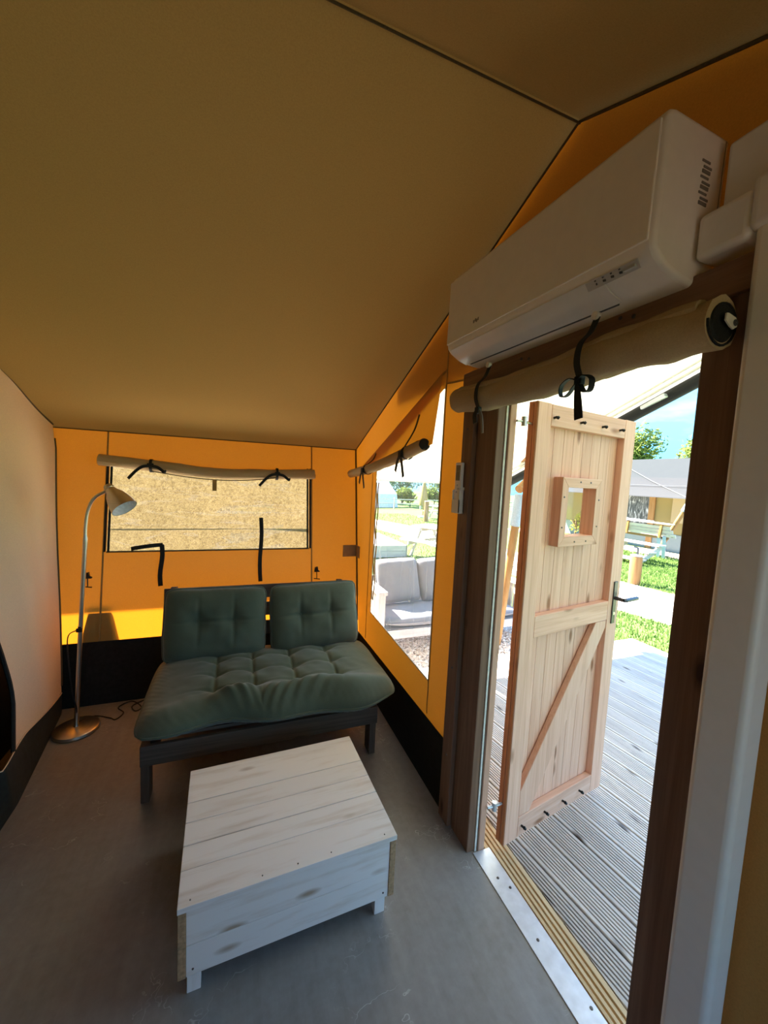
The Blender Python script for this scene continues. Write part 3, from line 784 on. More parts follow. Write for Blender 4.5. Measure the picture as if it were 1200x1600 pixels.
def pillow(name, w, d, h, tufts, crease, mat, seed, nu=64, nv=48, front_roll=0.0, bow=0.0, pipe=0.006, dent=0.24):
    """closed cushion, local x width, y depth, z thickness (base at 0), buttoned at tufts"""
    def prof(t):
        a = abs(2 * t - 1); return (1 - a ** 5) ** 0.55 if a < 1 else 0.0
    def height(u, v, top):
        base = min(prof(u), 1) * min(prof(v), 1)
        hh = h * 0.5 * base
        x = (u - 0.5) * w; y = (v - 0.5) * d
        if top:
            for tx, ty in tufts:
                r2 = ((x - tx) / (0.055)) ** 2 + ((y - ty) / (0.055)) ** 2
                hh -= h * dent * math.exp(-r2)
                # creases run out from every button
                cx = math.exp(-((x - tx) / 0.012) ** 2) * math.exp(-((y - ty) / crease) ** 2)
                cy = math.exp(-((y - ty) / 0.012) ** 2) * math.exp(-((x - tx) / crease) ** 2)
                hh -= h * 0.085 * max(cx, cy) * base
            if front_roll:
                f = math.exp(-((v - 0.10) / 0.115) ** 2)
                sm = lambda a, b, t: (lambda q: q * q * (3 - 2 * q))(min(1.0, max(0.0, (t - a) / (b - a))))
                pf = 0.30 + 0.75 * sm(0.20, 0.34, u) * (1 - 0.45 * sm(0.78, 0.98, u)) - 0.38 * math.exp(-((u - 0.425) / 0.035) ** 2) + 0.10 * math.sin(u * 21)
                hh += front_roll * f * base * pf
                wr = math.sin(u * 128 + 6 * (v - 0.1) * (1 if u < 0.43 else -1.5) * 6 + 3.5 * noise.noise((u * 7, v * 3, seed)))
                wr = wr * abs(wr) ** 0.3
                env = sm(0.22, 0.30, u) * (1 - sm(0.62, 0.76, u)) + 0.12
                f2 = math.exp(-((v - 0.06) / 0.10) ** 2)
                hh += 0.0125 * wr * f2 * env * base * (0.65 + 0.7 * noise.noise((u * 11, v * 2, 9.0)))
            hh += 0.010 * noise.noise((x * 5 + seed, y * 5, seed)) * base + 0.004 * noise.noise((x * 16, y * 16, seed)) * base
        else:
            hh *= 0.9
        # gathers along the edge seam
        e = math.exp(-(min(u, 1 - u, v, 1 - v) / 0.05) ** 2)
        hh += 0.003 * math.sin((x + y) * 150 + seed + 3 * noise.noise((x * 8, y * 8, 2))) * e * base
        return hh
    def outline(u, v):
        x = (u - 0.5) * w; y = (v - 0.5) * d
        k = 0.018 * noise.noise((u * 4 + seed, v * 4, 5.0))
        # soft corners and slightly bowed sides
        pu = 1 - bow * (2 * v - 1) ** 2 * 0.0
        x *= 1 - 0.05 * (abs(2 * v - 1) ** 8) ; y *= 1 - 0.05 * (abs(2 * u - 1) ** 8)
        if front_roll: y -= (0.035 * math.sin(u * 7 + 1.0 + seed) + 0.02 * math.sin(u * 17)) * max(0, 1 - v * 3)
        return x + k * 0.3, y + k * 0.3
    m = MB()
    mid = h * 0.5
    def top(u, v):
        x, y = outline(u, v); return (x, y, mid + height(u, v, True))
    def bot(u, v):
        x, y = outline(u, v); return (x, y, mid - height(u, v, False))
    m.grid(top, nu, nv)
    m.grid(bot, nu, nv)
    o = m.build(name, mat, None, smooth=True)
    bm = bmesh.new(); bm.from_mesh(o.data); bmesh.ops.remove_doubles(bm, verts=bm.verts, dist=0.0005); bmesh.ops.recalc_face_normals(bm, faces=bm.faces); bm.to_mesh(o.data); bm.free()
    pts = []
    for k in range(120):
        t = k / 120 * 4; s = int(t); r = t - s
        r = min(max(r, 0.012), 0.988)
        u, v = ((r, 0.0), (1.0, r), (1 - r, 1.0), (0.0, 1 - r))[s]
        x, y = outline(u, v); pts.append((x, y, mid))
    pts.append(pts[0])
    p = MB().tube(pts, pipe, 6, False).build('piping', mat, o, smooth=True)
    me = None
    for tx, ty in tufts:
        zt = top(tx / w + 0.5, ty / d + 0.5)[2]
        if me is None:
            b = MB().lathe([(0.0005, 0.003), (0.005, 0.002), (0.006, -0.002)], 8).build('tuft_button', mat, o, smooth=True); me = b.data
        else:
            b = bpy.data.objects.new('tuft_button', me); COL.objects.link(b); b.parent = o
        b.location = (tx, ty, zt)
    return o
seat = pillow('seat_cushion', 1.40, 0.86, 0.150, [(x, y) for x in (-0.345, -0.125, 0.115, 0.365) for y in (-0.17, 0.015, 0.20)], 0.10, 'green_fabric', 1.7, 240, 90, front_roll=0.085, dent=0.16)
seat.location = (0.245, 2.455, 0.334)
tag(seat, 'wide tufted dark green seat mattress on the sofa frame', 'cushion')
for nm, cx, rz, lab, seed in (('back_cushion', -0.112, math.radians(1.0), 'dark green back cushion at the lamp end of the sofa', 3.1), ('back_cushion', 0.562, math.radians(-1.5), 'dark green back cushion beside the porch window', 8.4)):
    c = pillow(nm, 0.635, 0.47, 0.135, [(-0.11, 0.02), (0.11, 0.02)], 0.13, 'green_fabric', seed, 64, 52)
    c.matrix_world = Matrix.Translation((cx, 2.815, 0.665)) @ Matrix.Rotation(rz, 4, 'Y') @ Matrix.Rotation(math.radians(77), 4, 'X') @ Matrix.Translation((0, 0, -0.045))
    tag(c, lab, 'cushion')
    if seed == 3.1:
        MB().box(-0.295, -0.24, -0.243, -0.225, 0.058, 0.062).build('care_label', 'tag_white', c)

# ------------------------------------------------------------------ coffee table
tb = empty('coffee_table', (0.213, 1.545, 0.0), math.radians(2.0))
tag(tb, 'whitewashed plank box coffee table on short legs', 'table')
TW, TD, TZ = 0.752, 0.612, 0.340
yb = [-TD / 2, -TD / 2 + 0.128, -TD / 2 + 0.225, -TD / 2 + 0.325, -TD / 2 + 0.425, TD / 2]
for i in range(5):
    g = 0.0042 if i in (0, 2) else 0.0030
    bx(-TW / 2, TW / 2, yb[i] + 0.0012, yb[i + 1] - (0.0040 if i in (1, 3) else 0.0008), TZ - 0.020, TZ - random.uniform(0, 0.0012)).build('top_board', 'wash_wood_x', tb, bevel=0.0015)
for (z0, z1) in ((0.088, 0.196), (0.1975, 0.3195)):
    bx(-TW / 2 + 0.026, TW / 2 - 0.026, -TD / 2 + 0.006, -TD / 2 + 0.026, z0, z1).build('front_board', 'wash_wood_x', tb, bevel=0.0015)
    bx(-TW / 2 + 0.026, TW / 2 - 0.026, TD / 2 - 0.026, TD / 2 - 0.006, z0, z1).build('rear_board', 'wash_wood_x', tb, bevel=0.0015)
    for sx in (-1, 1):
        a, b = sorted((sx * (TW / 2 - 0.002), sx * (TW / 2 - 0.0255)))
        bx(a, b, -TD / 2 + 0.003, TD / 2 - 0.003, z0, z1).build('side_board', 'end_grain', tb, bevel=0.0015)
        if z0 < 0.1: continue
for sx in (-1, 1):
    for sy in (-1, 1):
        cx, cy = sx * (TW / 2 - 0.048), sy * (TD / 2 - 0.045)
        bx(cx - 0.021, cx + 0.021, cy - 0.018, cy + 0.018, 0, 0.30).build('leg', 'wash_wood_z', tb, bevel=0.002)
screws(tb, [(-0.33, -TD / 2 + 0.006, 0.11), (0.33, -TD / 2 + 0.006, 0.11)], '-y', 'dark_steel', 0.6)
screws(tb, [(x, -TD / 2 + 0.02, TZ) for x in (-0.34, -0.12, 0.0, 0.12, 0.33)], 'z', 'dark_steel', 0.4)

# ------------------------------------------------------------------ air conditioner
ac = empty('air_conditioner', (1.045, 1.072, 2.195), 0)
tag(ac, 'white wall-mounted air conditioner above the door', 'air conditioner')
ac.rotation_euler = (math.radians(1.3), 0, math.radians(1.2))
AL = 0.432   # half length along y
prof = [(0.0, 0.0), (-0.060, -0.004), (-0.115, 0.002), (-0.165, 0.016), (-0.197, 0.034), (-0.212, 0.050), (-0.216, 0.066), (-0.214, 0.318), (-0.205, 0.328), (-0.190, 0.332), (0.0, 0.332)]
MB().prism(prof, 'y', -AL, AL).build('body', 'white_plastic', ac, smooth='auto', bevel=0.012, segs=4)
fpn = bx(-0.2205, -0.2145, -AL + 0.012, AL - 0.006, 0.066, 0.312).build('front_panel', 'white_plastic', ac, bevel=0.004, segs=3)
# tiny printed maker's mark
for k, (dy, wd, dz) in enumerate(((0.0, 0.008, 0.0), (-0.010, 0.006, 0.003), (-0.018, 0.007, -0.001), (-0.027, 0.006, 0.002))):
    bx(-0.2212, -0.2203, 0.235 + dy - wd / 2, 0.235 + dy + wd / 2, 0.096 + dz, 0.107 + dz).build('maker_mark', 'ink_grey', fpn)
# curved louvre flap under the front
fl_prof = [(-0.2085, 0.044), (-0.195, 0.030), (-0.165, 0.0125), (-0.128, 0.001), (-0.127, -0.004), (-0.166, 0.008), (-0.198, 0.026), (-0.2115, 0.042)]
lv = MB().prism(fl_prof, 'y', -0.30, AL - 0.022).build('louvre', 'white_gloss', ac, smooth='auto')
bx(-0.124, -0.116, -0.285, AL - 0.045, -0.0035, 0.004).build('air_slot', 'ink', ac)
dp = MB().prism([(-0.2100, 0.041), (-0.1960, 0.0255), (-0.1968, 0.0235), (-0.2115, 0.0400)], 'y', -0.395, -0.255).build('display_strip', 'panel_grey', ac)
for k in range(4):
    y = -0.285 - k * 0.022
    MB().bar((-0.2055, y, 0.0322), (-0.2020, y + 0.001, 0.0285), 0.007 if k else 0.003, 0.0025, (-0.7, 0, -0.7)).build('icon', 'ink', dp)
    MB().bar((-0.2105, y + 0.0015, 0.0378), (-0.2085, y + 0.001, 0.0355), 0.0035, 0.0025, (-0.7, 0, -0.7)).build('icon', 'ink', dp)
bx(-0.2090, -0.2010, -0.388, -0.360, 0.0270, 0.0335).build('icon', 'panel_grey', dp)
# moulded louvres on the side
sidey = -AL - 0.0006
for k in range(9):
    z = 0.170 + k * 0.011
    off = 0.004 * math.sin(k * 2.1)
    bx(-0.088 + off, -0.060 + off, sidey - 0.001, sidey + 0.002, z, z + 0.0045 if k % 3 else z + 0.007).build('side_grille', 'ink_grey', ac)
bx(-0.018, -0.0165, sidey - 0.0005, sidey + 0.002, 0.06, 0.322).build('side_joint', 'ink_grey', ac)

# cable trunking
dt = empty('cable_trunking', (1.0, 0.475, 0.0))
tag(dt, 'white vertical cable trunking running from the air conditioner to the floor', 'trunking')
bx(-0.032, 0.036, -0.045, 0.045, 0.0, 2.30).build('vertical_cover', 'white_plastic', dt, smooth='auto', bevel=0.014, segs=4)
bx(-0.040, 0.044, -0.055, 0.055, 2.235, 2.345).build('elbow', 'white_plastic', dt, smooth='auto', bevel=0.016, segs=4)
MB().prism([(-0.035, 2.225), (0.044, 2.225), (0.044, 2.325), (-0.035, 2.325)], 'y', 0.05, 0.155).build('sleeve', 'white_plastic', dt, smooth='auto', bevel=0.014, segs=4)
bx(0.010, 0.048, -0.255, 0.135, 2.325, 2.478).build('horizontal_cover', 'white_plastic', dt, smooth='auto', bevel=0.008, segs=3)

# ------------------------------------------------------------------ rolled-up blinds and their ties
def roll(name, pts, r, label, mat='canvas_blind', spiral=True, wob=0.1, seed=0.0):
    root = empty(name, pts[0]); o = Vector(pts[0])
    tag(root, label, 'blind')
    P = [p - o for p in curve_pts(pts, 48)]
    R = [r * (1 + wob * noise.noise((i * 0.25 + seed, seed, 0))) for i in range(len(P))]
    m = MB(); n = 24
    m.tube(P, R, n, True)
    for i in range(len(P)):
        for k in range(n):
            q = Vector(m.v[i * n + k]); d = q - P[i]
            f = 1 + 0.10 * noise.noise((i * 0.16 + seed, k * 0.5, 1.0 + seed)) + 0.05 * noise.noise((i * 0.5, k * 1.1, seed))
            m.v[i * n + k] = tuple(P[i] + d * f)
    m.build('roll', mat, root, smooth='auto')
    # loose outer fold
    fold = MB().tube([p + Vector((-0.35 * r, -0.2 * r, 0.62 * r)) for p in P[2:-2]], [0.5 * r * (1 + .3 * noise.noise((i * .2, seed, 4))) for i in range(len(P) - 4)], 12, True, 0.7)
    fold.build('fold', mat, root, smooth='auto')
    if spiral:
        for e, nx in ((0, 1), (-1, -2)):
            d = (P[e] - P[nx]).normalized()
            u = d.cross(Vector((0, 0, 1))).normalized(); vv = u.cross(d)
            c = P[e] + d * 0.002
            sp = [c + (u * math.cos(a) + vv * math.sin(a)) * (r * (0.12 + 0.80 * a / (6 * PI))) for a in [k * 6 * PI / 72 for k in range(73)]]
            MB().tube(sp, r * 0.05, 5).build('roll_edge', 'black_strap', root)
    return root, P, o
def loop_strap(root, c, d, r, wd, mat='black_strap'):
    """strap wound round a roll with axis d at local point c"""
    d = Vector(d).normalized(); u = d.cross(Vector((0, 0, 1))).normalized(); v = u.cross(d)
    pts = [c + (u * math.cos(a) + v * math.sin(a)) * r for a in [2 * PI * k / 24 for k in range(25)]]
    MB().ribbon(pts, wd, d, 0.003).build('strap', mat, root)

# blind over the door
db, P, o = roll('door_blind', [(0.945, 1.572, 2.072), (0.945, 1.30, 2.052), (0.95, 1.02, 2.052), (0.95, 0.78, 2.066), (0.95, 0.548, 2.062)], 0.054, 'large rolled canvas blind tied up above the doorway', wob=0.12, seed=2.0)
# end of the roll: dark lining, metal eyelet tab
ec = P[-1] + Vector((0, -0.004, 0))
MB().lathe([(0.0005, 0.0), (0.036, 0.0), (0.040, -0.004)], 28, Matrix.Translation(ec) @ Vector((0, -1, 0)).to_track_quat('Z', 'Y').to_matrix().to_4x4()).build('roll_lining', 'black_strap', db)
tab = MB(); tab.prism([(-0.004, -0.002), (-0.003, 0.012), (0.004, 0.013), (0.028, 0.008), (0.036, 0.000), (0.034, -0.010), (0.024, -0.016), (0.012, -0.012)], 'y', -0.012, -0.009)
tb_ = tab.build('eyelet_tab', 'white_seal', db); tb_.location = ec + Vector((-0.012, 0, 0.0))
ey = MB().lathe([(0.0005, 0.002), (0.006, 0.002), (0.007, 0)], 12, Vector((0, -1, 0)).to_track_quat('Z', 'Y').to_matrix().to_4x4()).build('eyelet', 'ink', tb_); ey.location = (0.026, -0.013, -0.003)
for yy, zz, bow in ((1.335, 2.050, False), (0.845, 2.060, True)):
    c = Vector((0.948, yy, zz)) - o
    k = [(-0.020, 0.0, 0.115), (-0.035, 0.004, 0.075), (-0.062, 0.010, 0.040), (-0.068, 0.012, -0.01), (-0.052, 0.010, -0.055)]
    MB().ribbon([c + p for p in curve_pts(k, 20)], 0.020, (0, 1, 0), 0.003).build('strap', 'black_strap', db)
    MB().tube([c + Vector((-0.018, 0, 0.118)), c + Vector((-0.032, 0, 0.118))], 0.011, 12).build('press_stud', 'white_seal', db)
    kc = c + Vector((-0.052, 0.010, -0.060))
    kn = MB(); kn.box(kc.x - 0.012, kc.x + 0.008, kc.y - 0.012, kc.y + 0.012, kc.z - 0.012, kc.z + 0.014)
    kn.build('knot', 'black_strap', db, bevel=0.004)
    if bow:
        for sg in (1, -1):
            lp = [kc + Vector(p) for p in curve_pts([(-0.006, 0, 0), (-0.012, sg * 0.025, 0.010), (-0.014, sg * 0.052, -0.006), (-0.014, sg * 0.050, -0.034), (-0.012, sg * 0.030, -0.036), (-0.008, sg * 0.012, -0.016), (-0.006, 0, 0)], 30)]
            MB().ribbon(lp, 0.017, (1, 0.2 * sg, 0.1), 0.0025).build('bow_loop', 'black_strap', db)
        MB().ribbon([kc + Vector(p) for p in curve_pts([(-0.010, 0, 0), (-0.013, -0.008, -0.04), (-0.012, -0.018, -0.108)], 10)], [0.012, 0.014, 0.016, 0.018, 0.02, 0.022, 0.024, 0.026, 0.027, 0.028, 0.028][:11], (0, 1, 0), 0.0025).build('strap_tail', 'black_strap', db)
    else:
        MB().ribbon([kc + Vector(p) for p in curve_pts([(-0.008, 0, 0), (-0.012, 0.006, -0.02), (-0.010, 0.002, -0.05)], 8)], 0.026, (0, 1, 0), 0.0025).build('strap_tail', 'black_strap', db)
        MB().ribbon([kc + Vector(p) for p in curve_pts([(-0.006, -0.012, 0), (-0.004, -0.030, -0.03), (0.0, -0.036, -0.092)], 8)], 0.014, (0, 1, 0), 0.0025).build('strap_tail', 'ink_grey', db)

# blind over the back window
bb, P, o = roll('window_blind', [(-0.958, 3.478, 1.742), (-0.62, 3.472, 1.718), (-0.20, 3.462, 1.682), (0.20, 3.465, 1.690), (0.648, 3.475, 1.712)], 0.043, 'sagging rolled canvas blind above the back window', seed=5.0)
for x, z in ((-0.615, 1.716), (0.325, 1.698)):
    c = Vector((x, 3.468, z)) - o
    loop_strap(bb, c, (1, 0, 0), 0.050, 0.020)
    bx(c.x - 0.022, c.x + 0.022, c.y - 0.055, c.y - 0.040, c.z - 0.008, c.z + 0.018).build('knot', 'black_strap', bb, bevel=0.004)
    for sg, ln in ((-1, 0.145), (1, 0.10)):
        MB().ribbon([c + Vector(p) for p in curve_pts([(0, -0.05, 0.0), (sg * 0.05, -0.056, -0.010), (sg * 0.095, -0.055, -0.045), (sg * ln, -0.050, -0.105 if sg < 0 else -0.03)], 14)], 0.022, (0.3, 0, 1), 0.0025).build('strap_tail', 'black_strap', bb)
MB().tube([Vector(p) - o for p in curve_pts([(-0.615, 3.436, 1.675), (-0.35, 3.430, 1.640), (-0.10, 3.428, 1.628), (0.15, 3.430, 1.642), (0.325, 3.436, 1.668)], 24)], 0.004, 5).build('hem_cord', 'dark_seam', bb)
bx(-0.02, 0.012, -0.045, -0.042, -0.15, -0.06).build('hem_tab', 'seam', bb).location = Vector((-0.16, 3.47, 1.69)) - o

# blind over the gable window: flap hanging from the slanted seam, rolled at its foot
gb, P, o = roll('porch_window_blind', [(0.985, 3.46, 1.735), (0.985, 2.95, 1.775), (0.985, 2.45, 1.835), (0.985, 1.99, 1.905)], 0.036, 'rolled canvas blind tied above the porch window', mat='canvas_blind', seed=9.0)
def flap(u, v):
    y = 3.40 + (1.935 - 3.40) * u
    za = 1.775 + (2.30 - 1.775) * u; zb = 1.745 + (1.905 - 1.745) * u
    b = 0.03 * v + 0.012 * math.sin(u * 8) * v
    return Vector((XG - 0.006 - b, y, za + (zb - za) * v)) - o
MB().grid(flap, 24, 10).build('flap', 'canvas_wall', gb, smooth=True)
MB().lathe([(0.0005, 0.0), (0.030, 0.0), (0.033, -0.003)], 24, Matrix.Translation(P[-1] + Vector((0, -0.004, 0))) @ Vector((0, -1, 0)).to_track_quat('Z', 'Y').to_matrix().to_4x4()).build('roll_lining', 'black_strap', gb)
for y, z, top in ((2.22, 1.868, 2.10), (2.98, 1.772, 1.90)):
    c = Vector((0.985, y, z)) - o
    loop_strap(gb, c, (0, 1, 0.1), 0.041, 0.022)
    MB().ribbon([c + Vector(p) for p in curve_pts([(0.045, -0.05, top - z), (0.03, -0.02, (top - z) * 0.6), (-0.030, 0, 0.02)], 10)], 0.020, (0, 1, 0), 0.0025).build('strap', 'black_strap', gb)
    bx(c.x - 0.055, c.x - 0.038, c.y - 0.022, c.y + 0.022, c.z - 0.03, c.z + 0.01).build('knot', 'black_strap', gb, bevel=0.004)
    for sg, ln in ((-1, 0.150), (1, 0.115)):
        MB().ribbon([c + Vector(p) for p in curve_pts([(-0.045, 0, -0.01), (-0.05, sg * 0.03, -0.05), (-0.048, sg * 0.065, -ln)], 10)], 0.030, (0, 1, 0), 0.0025).build('strap_tail', 'black_strap', gb)

# straps hanging below the back window
for nm, x, z0, z1, extra, lab in (('hanging_strap', -0.532, 1.112, 0.80, True, 'black strap folded over to one side below the back window'), ('hanging_strap', 0.200, 1.325, 0.80, False, 'straight black strap hanging down over the back window')):
    r = empty(nm, bp(x, z1, 0.014)); oo = Vector(r.location)
    tag(r, lab, 'strap')
    MB().ribbon([Vector(bp(x + 0.006 * math.sin(k * 0.8), z0 + (z1 - z0) * k / 8, 0.014)) - oo for k in range(9)], 0.032, (1, 0, 0), 0.003).build('webbing', 'black_strap', r)
    if extra:
        MB().ribbon([Vector(bp(x + 0.008 - 0.21 * k / 8, 1.112 - 0.028 * (k / 8) ** 2, 0.022 + 0.02 * math.sin(PI * k / 8))) - oo for k in range(9)], 0.030, (0, 0.2, 1), 0.003).build('folded_end', 'black_strap', r)

# toggles on the canvas
for x, z, lab in ((-1.003, 0.872, 'black plastic toggle hook behind the lamp pole'), (0.668, 0.855, 'black plastic toggle hook beside the right back cushion')):
    p = Vector(bp(x, z, 0.006))
    t = empty('toggle_hook', p); tag(t, lab, 'hook', 'toggle hooks on the back wall')
    MB().prism([(-0.012, 0.045), (0.012, 0.052), (0.016, 0.020), (0.030, 0.014), (0.030, 0.006), (-0.016, 0.006)], 'y', -0.02, 0.004).build('plate', 'black_plastic', t, bevel=0.002)
    MB().tube([(0.004, -0.012, 0.01), (0.006, -0.018, -0.05)], 0.004, 8).build('stem', 'black_plastic', t)
    MB().tube([(-0.020, -0.016, -0.052), (0.032, -0.022, -0.058)], 0.007, 8, flat=0.6).build('crossbar', 'black_plastic', t, smooth='auto')

# brown cover patch in the corner
cp = empty('corner_patch', (1.0, back_y(1.04) - 0.01, 1.04))
tag(cp, 'flat brown cover patch in the corner of the canvas walls', 'patch')
bx(-0.088, 0.040, -0.006, 0.002, -0.058, 0.048).build('plate', 'corner_patch', cp, bevel=0.002)
bx(0.034, 0.042, -0.10, 0.0, -0.058, 0.048).build('side_plate', 'corner_patch', cp, bevel=0.002)

# remote control in its wall holder
rc = empty('remote_control', (0.998, 1.601, 1.560))
tag(rc, 'white air conditioner remote in a holder on the door post', 'remote')
bx(-0.020, -0.004, -0.026, 0.026, 0.030, 0.235).build('handset', 'white_plastic', rc, bevel=0.004, segs=3)
bx(-0.0215, -0.0195, -0.017, 0.017, 0.150, 0.222).build('display', 'screen_glass', rc)
for z, y in ((0.128, 0.0), (0.112, -0.008), (0.096, 0.006)):
    bx(-0.0215, -0.0195, y - 0.005, y + 0.005, z - 0.004, z + 0.004).build('button', 'panel_grey', rc, bevel=0.001)
hd = MB(); hd.box(-0.004, 0.0, -0.031, 0.031, 0.0, 0.12); hd.box(-0.026, 0.0, -0.031, -0.027, 0.0, 0.105); hd.box(-0.026, 0.0, 0.027, 0.031, 0.0, 0.105); hd.box(-0.026, -0.022, -0.031, 0.031, 0.0, 0.060); hd.box(-0.026, 0.0, -0.031, 0.031, -0.004, 0.0)
hd.build('holder', 'white_plastic', rc)

# ------------------------------------------------------------------ partition curtain on the left
def lerp_tab(tab, t):
    if t <= tab[0][0]: return tab[0][1]
    for (a, p), (b, q) in zip(tab, tab[1:]):
        if t <= b: return p + (q - p) * (t - a) / (b - a)
    return tab[-1][1]
def pc_x(y, z):
    x = -1.065 - 0.088 * max(z, 0.0)
    x += 0.010 * math.sin(y * 9.0 + 0.5) * (1 - 0.3 * z) + 0.015 * noise.noise((y * 2.5, z * 1.0, 7.0))
    if 2.2 < y < 2.60: x += (2.60 - y) * 0.16        # soft fold where the door flap begins
    fx = -1.10 + (3.17 - max(y, 2.30)) * 0.12
    if z < 0.30: x = fx + (x - fx) * (z / 0.30) ** 0.7
    return x
def pc_far(z): return min(3.50, 3.06 + 0.245 * max(z, 0.0)) if z < 1.8 else 3.50
# free zipped edge of the doorway, curving out above the floor
NEAR = [(0.0, 2.25), (0.15, 2.33), (0.22, 2.40), (0.31, 2.50), (0.42, 2.555), (0.54, 2.55), (0.70, 2.50), (0.85, 2.43), (1.2, 2.28), (1.6, 2.12), (2.4, 1.9)]
def pc_near(z): return lerp_tab(NEAR, z)
def seam_z(y): return 0.155 + 0.10 * max(0.0, (3.05 - y))
pt = empty('partition_curtain', (-1.1, 2.9, 0.0))
tag(pt, 'beige canvas partition curtain with a dark skirt, beside the lamp', 'curtain')
po = Vector(pt.location)
def cloth(u, v):
    # v from seam to the ceiling
    z = 0.0
    zt_ = 2.29
    for _ in range(3):
        y = 3.0
    zz = v
    ztop = 2.36
    z = 0.2 + (ztop - 0.2) * zz
    ya, yb_ = pc_far(z), pc_near(z)
    y = ya + (yb_ - ya) * u
    if v == 0: z = seam_z(y)
    else: z = max(z, seam_z(y) + 0.001)
    z = min(z, roof_z(y) - 0.004)
    return Vector((pc_x(y, z), y, z)) - po
MB().grid(cloth, 40, 60).build('cloth', 'canvas_curtain', pt, smooth=True)
def skirt(u, v):
    ya, yb_ = 3.10, 1.60
    y = ya + (yb_ - ya) * u
    z = seam_z(y) * v
    return Vector((pc_x(y, z) + 0.004, y, z + 0.002)) - po
MB().grid(skirt, 40, 10).build('skirt', 'curtain_skirt', pt, smooth=True)
MB().tube([Vector((pc_x(pc_far(z), z) + 0.002, pc_far(z) + 0.002, z)) - po for z in [0.2 + 0.07 * k for k in range(25)]], 0.006, 6).build('edge_binding', 'dark_seam', pt)
MB().tube([Vector((pc_x(pc_near(z), z), pc_near(z), z)) - po for z in [0.22 + 0.06 * k for k in range(26)]], 0.010, 6).build('zip', 'black_strap', pt)
MB().tube([Vector((pc_x(y, roof_z(y) - .01), y, roof_z(y) - 0.008)) - po for y in [3.5 - 0.05 * k for k in range(30)]], 0.007, 6).build('top_piping', 'dark_seam', pt)
MB().tube([Vector((pc_x(y, seam_z(y)) + 0.004, y, seam_z(y))) - po for y in [3.1 - 0.03 * k for k in range(51)]], 0.003, 5).build('skirt_seam', 'canvas_curtain', pt)
# added black sheet giving the cabin's darkness behind the curtain's doorway
structure(MB().add([(-1.23, -0.4, 0), (-1.23, 3.2, 0), (-1.42, 3.5, 1.95), (-1.42, 1.1, 2.9), (-1.42, -0.4, roof_z(-0.4))], [(0, 1, 2, 3, 4)]).build('wall_cabin_shade', 'skirt'), 'black sheet standing in for the unlit sleeping cabin')

# ------------------------------------------------------------------ porch
GZ = -0.20
dk = empty('floor_deck', (1.25, 3.07, -0.030)); structure(dk, 'grooved grey timber deck of the porch')
def deck_profile(wd, t, n):
    top = []
    step = wd / n
    g = step * 0.46
    pts = [(0, -t), (0, -0.003), (0.003, 0)]
    mg = 0.014
    step = (wd - 2 * mg) / n
    g = step * 0.46
    for k in range(n):
        c = mg + step * (k + 0.5)
        pts += [(c - g / 2, 0), (c - g / 2 + 0.001, -0.011), (c + g / 2 - 0.001, -0.011), (c + g / 2, 0)]
    pts += [(wd - 0.003, 0), (wd, -0.003), (wd, -t)]
    return pts
dprof = deck_profile(0.136, 0.028, 7)
rot = math.radians(7.5)
do = Vector((1.25, 3.07, -0.030))
for i in range(-5, 26):
    m = MB(); m.prism([(p[0] + i * 0.145, p[1]) for p in dprof], 'y', -6.5, 0.8)
    o = m.build('deck_board', 'deck_wood_y', dk)
    bm = bmesh.new(); bm.from_mesh(o.data)
    bmesh.ops.rotate(bm, verts=bm.verts, cent=(0, 1.9 - 3.07, 0), matrix=Matrix.Rotation(rot, 3, 'Z'))
    for co, no in (((0.002, 0, 0), (-1, 0, 0)), ((0, 0, 0), (0, 1, 0)), ((3.12, 0, 0), (1, 0, 0)), ((0, -4.6, 0), (0, -1, 0))):
        r = bmesh.ops.bisect_plane(bm, geom=bm.verts[:] + bm.edges[:] + bm.faces[:], plane_co=co, plane_no=no, clear_outer=True)
        es = [e for e in r['geom_cut'] if isinstance(e, bmesh.types.BMEdge)]
        if es: bmesh.ops.edgeloop_fill(bm, edges=es)
    if len(bm.verts) < 4:
        bm.free(); bpy.data.objects.remove(o); continue
    bm.to_mesh(o.data); bm.free()
eb = MB(); eb.prism([(p[0] - 0.115, p[1]) for p in deck_profile(0.113, 0.028, 4)], 'y', -4.6, 0.0)
eb.build('edge_board', 'edge_board_y', dk)
bx(-0.11, 3.10, -4.55, -0.03, -0.17, -0.034).build('under_frame', 'rubber', dk)
bx(3.125, 3.15, -4.6, 0.0, -0.165, -0.002).build('fascia', 'deck_wood_y', dk)
bx(-0.11, 3.15, 0.002, 0.025, -0.165, -0.002).build('fascia', 'deck_wood_x', dk)

pr = empty('trim_porch_roof', (XG, RY, RZ)); structure(pr, 'pale canvas porch roof seen from below')
ro = Vector((XG, RY, RZ))
MB().grid(lambda u, v: Vector((XG + (XP - XG) * u, RY + (YE - RY) * v, roof_z(RY + (YE - RY) * v) + 0.012)) - ro, 12, 12).build('roof_slope', 'canvas_porch', pr)
MB().grid(lambda u, v: Vector((XG + (XP - XG) * u, RY + (YF - 0.6 - RY) * v, roof_z(RY + (YF - 0.6 - RY) * v) + 0.012)) - ro, 12, 12).build('roof_slope', 'canvas_porch', pr)
for xx, r, mt, nm, dz in ((XP - 0.03, 0.050, 'black_strap', 'front_blind_roll', -0.052), (XP + 0.035, 0.030, 'canvas_porch', 'front_hem', -0.012), (XP - 0.14, 0.012, 'canvas_porch', 'front_seam', -0.012), (XP - 0.22, 0.010, 'canvas_porch', 'front_seam', -0.010)):
    MB().tube([Vector((xx, RY, RZ + dz)) - ro, Vector((xx, YE, ZE + dz)) - ro], r, 14).build(nm, mt, pr, smooth='auto')
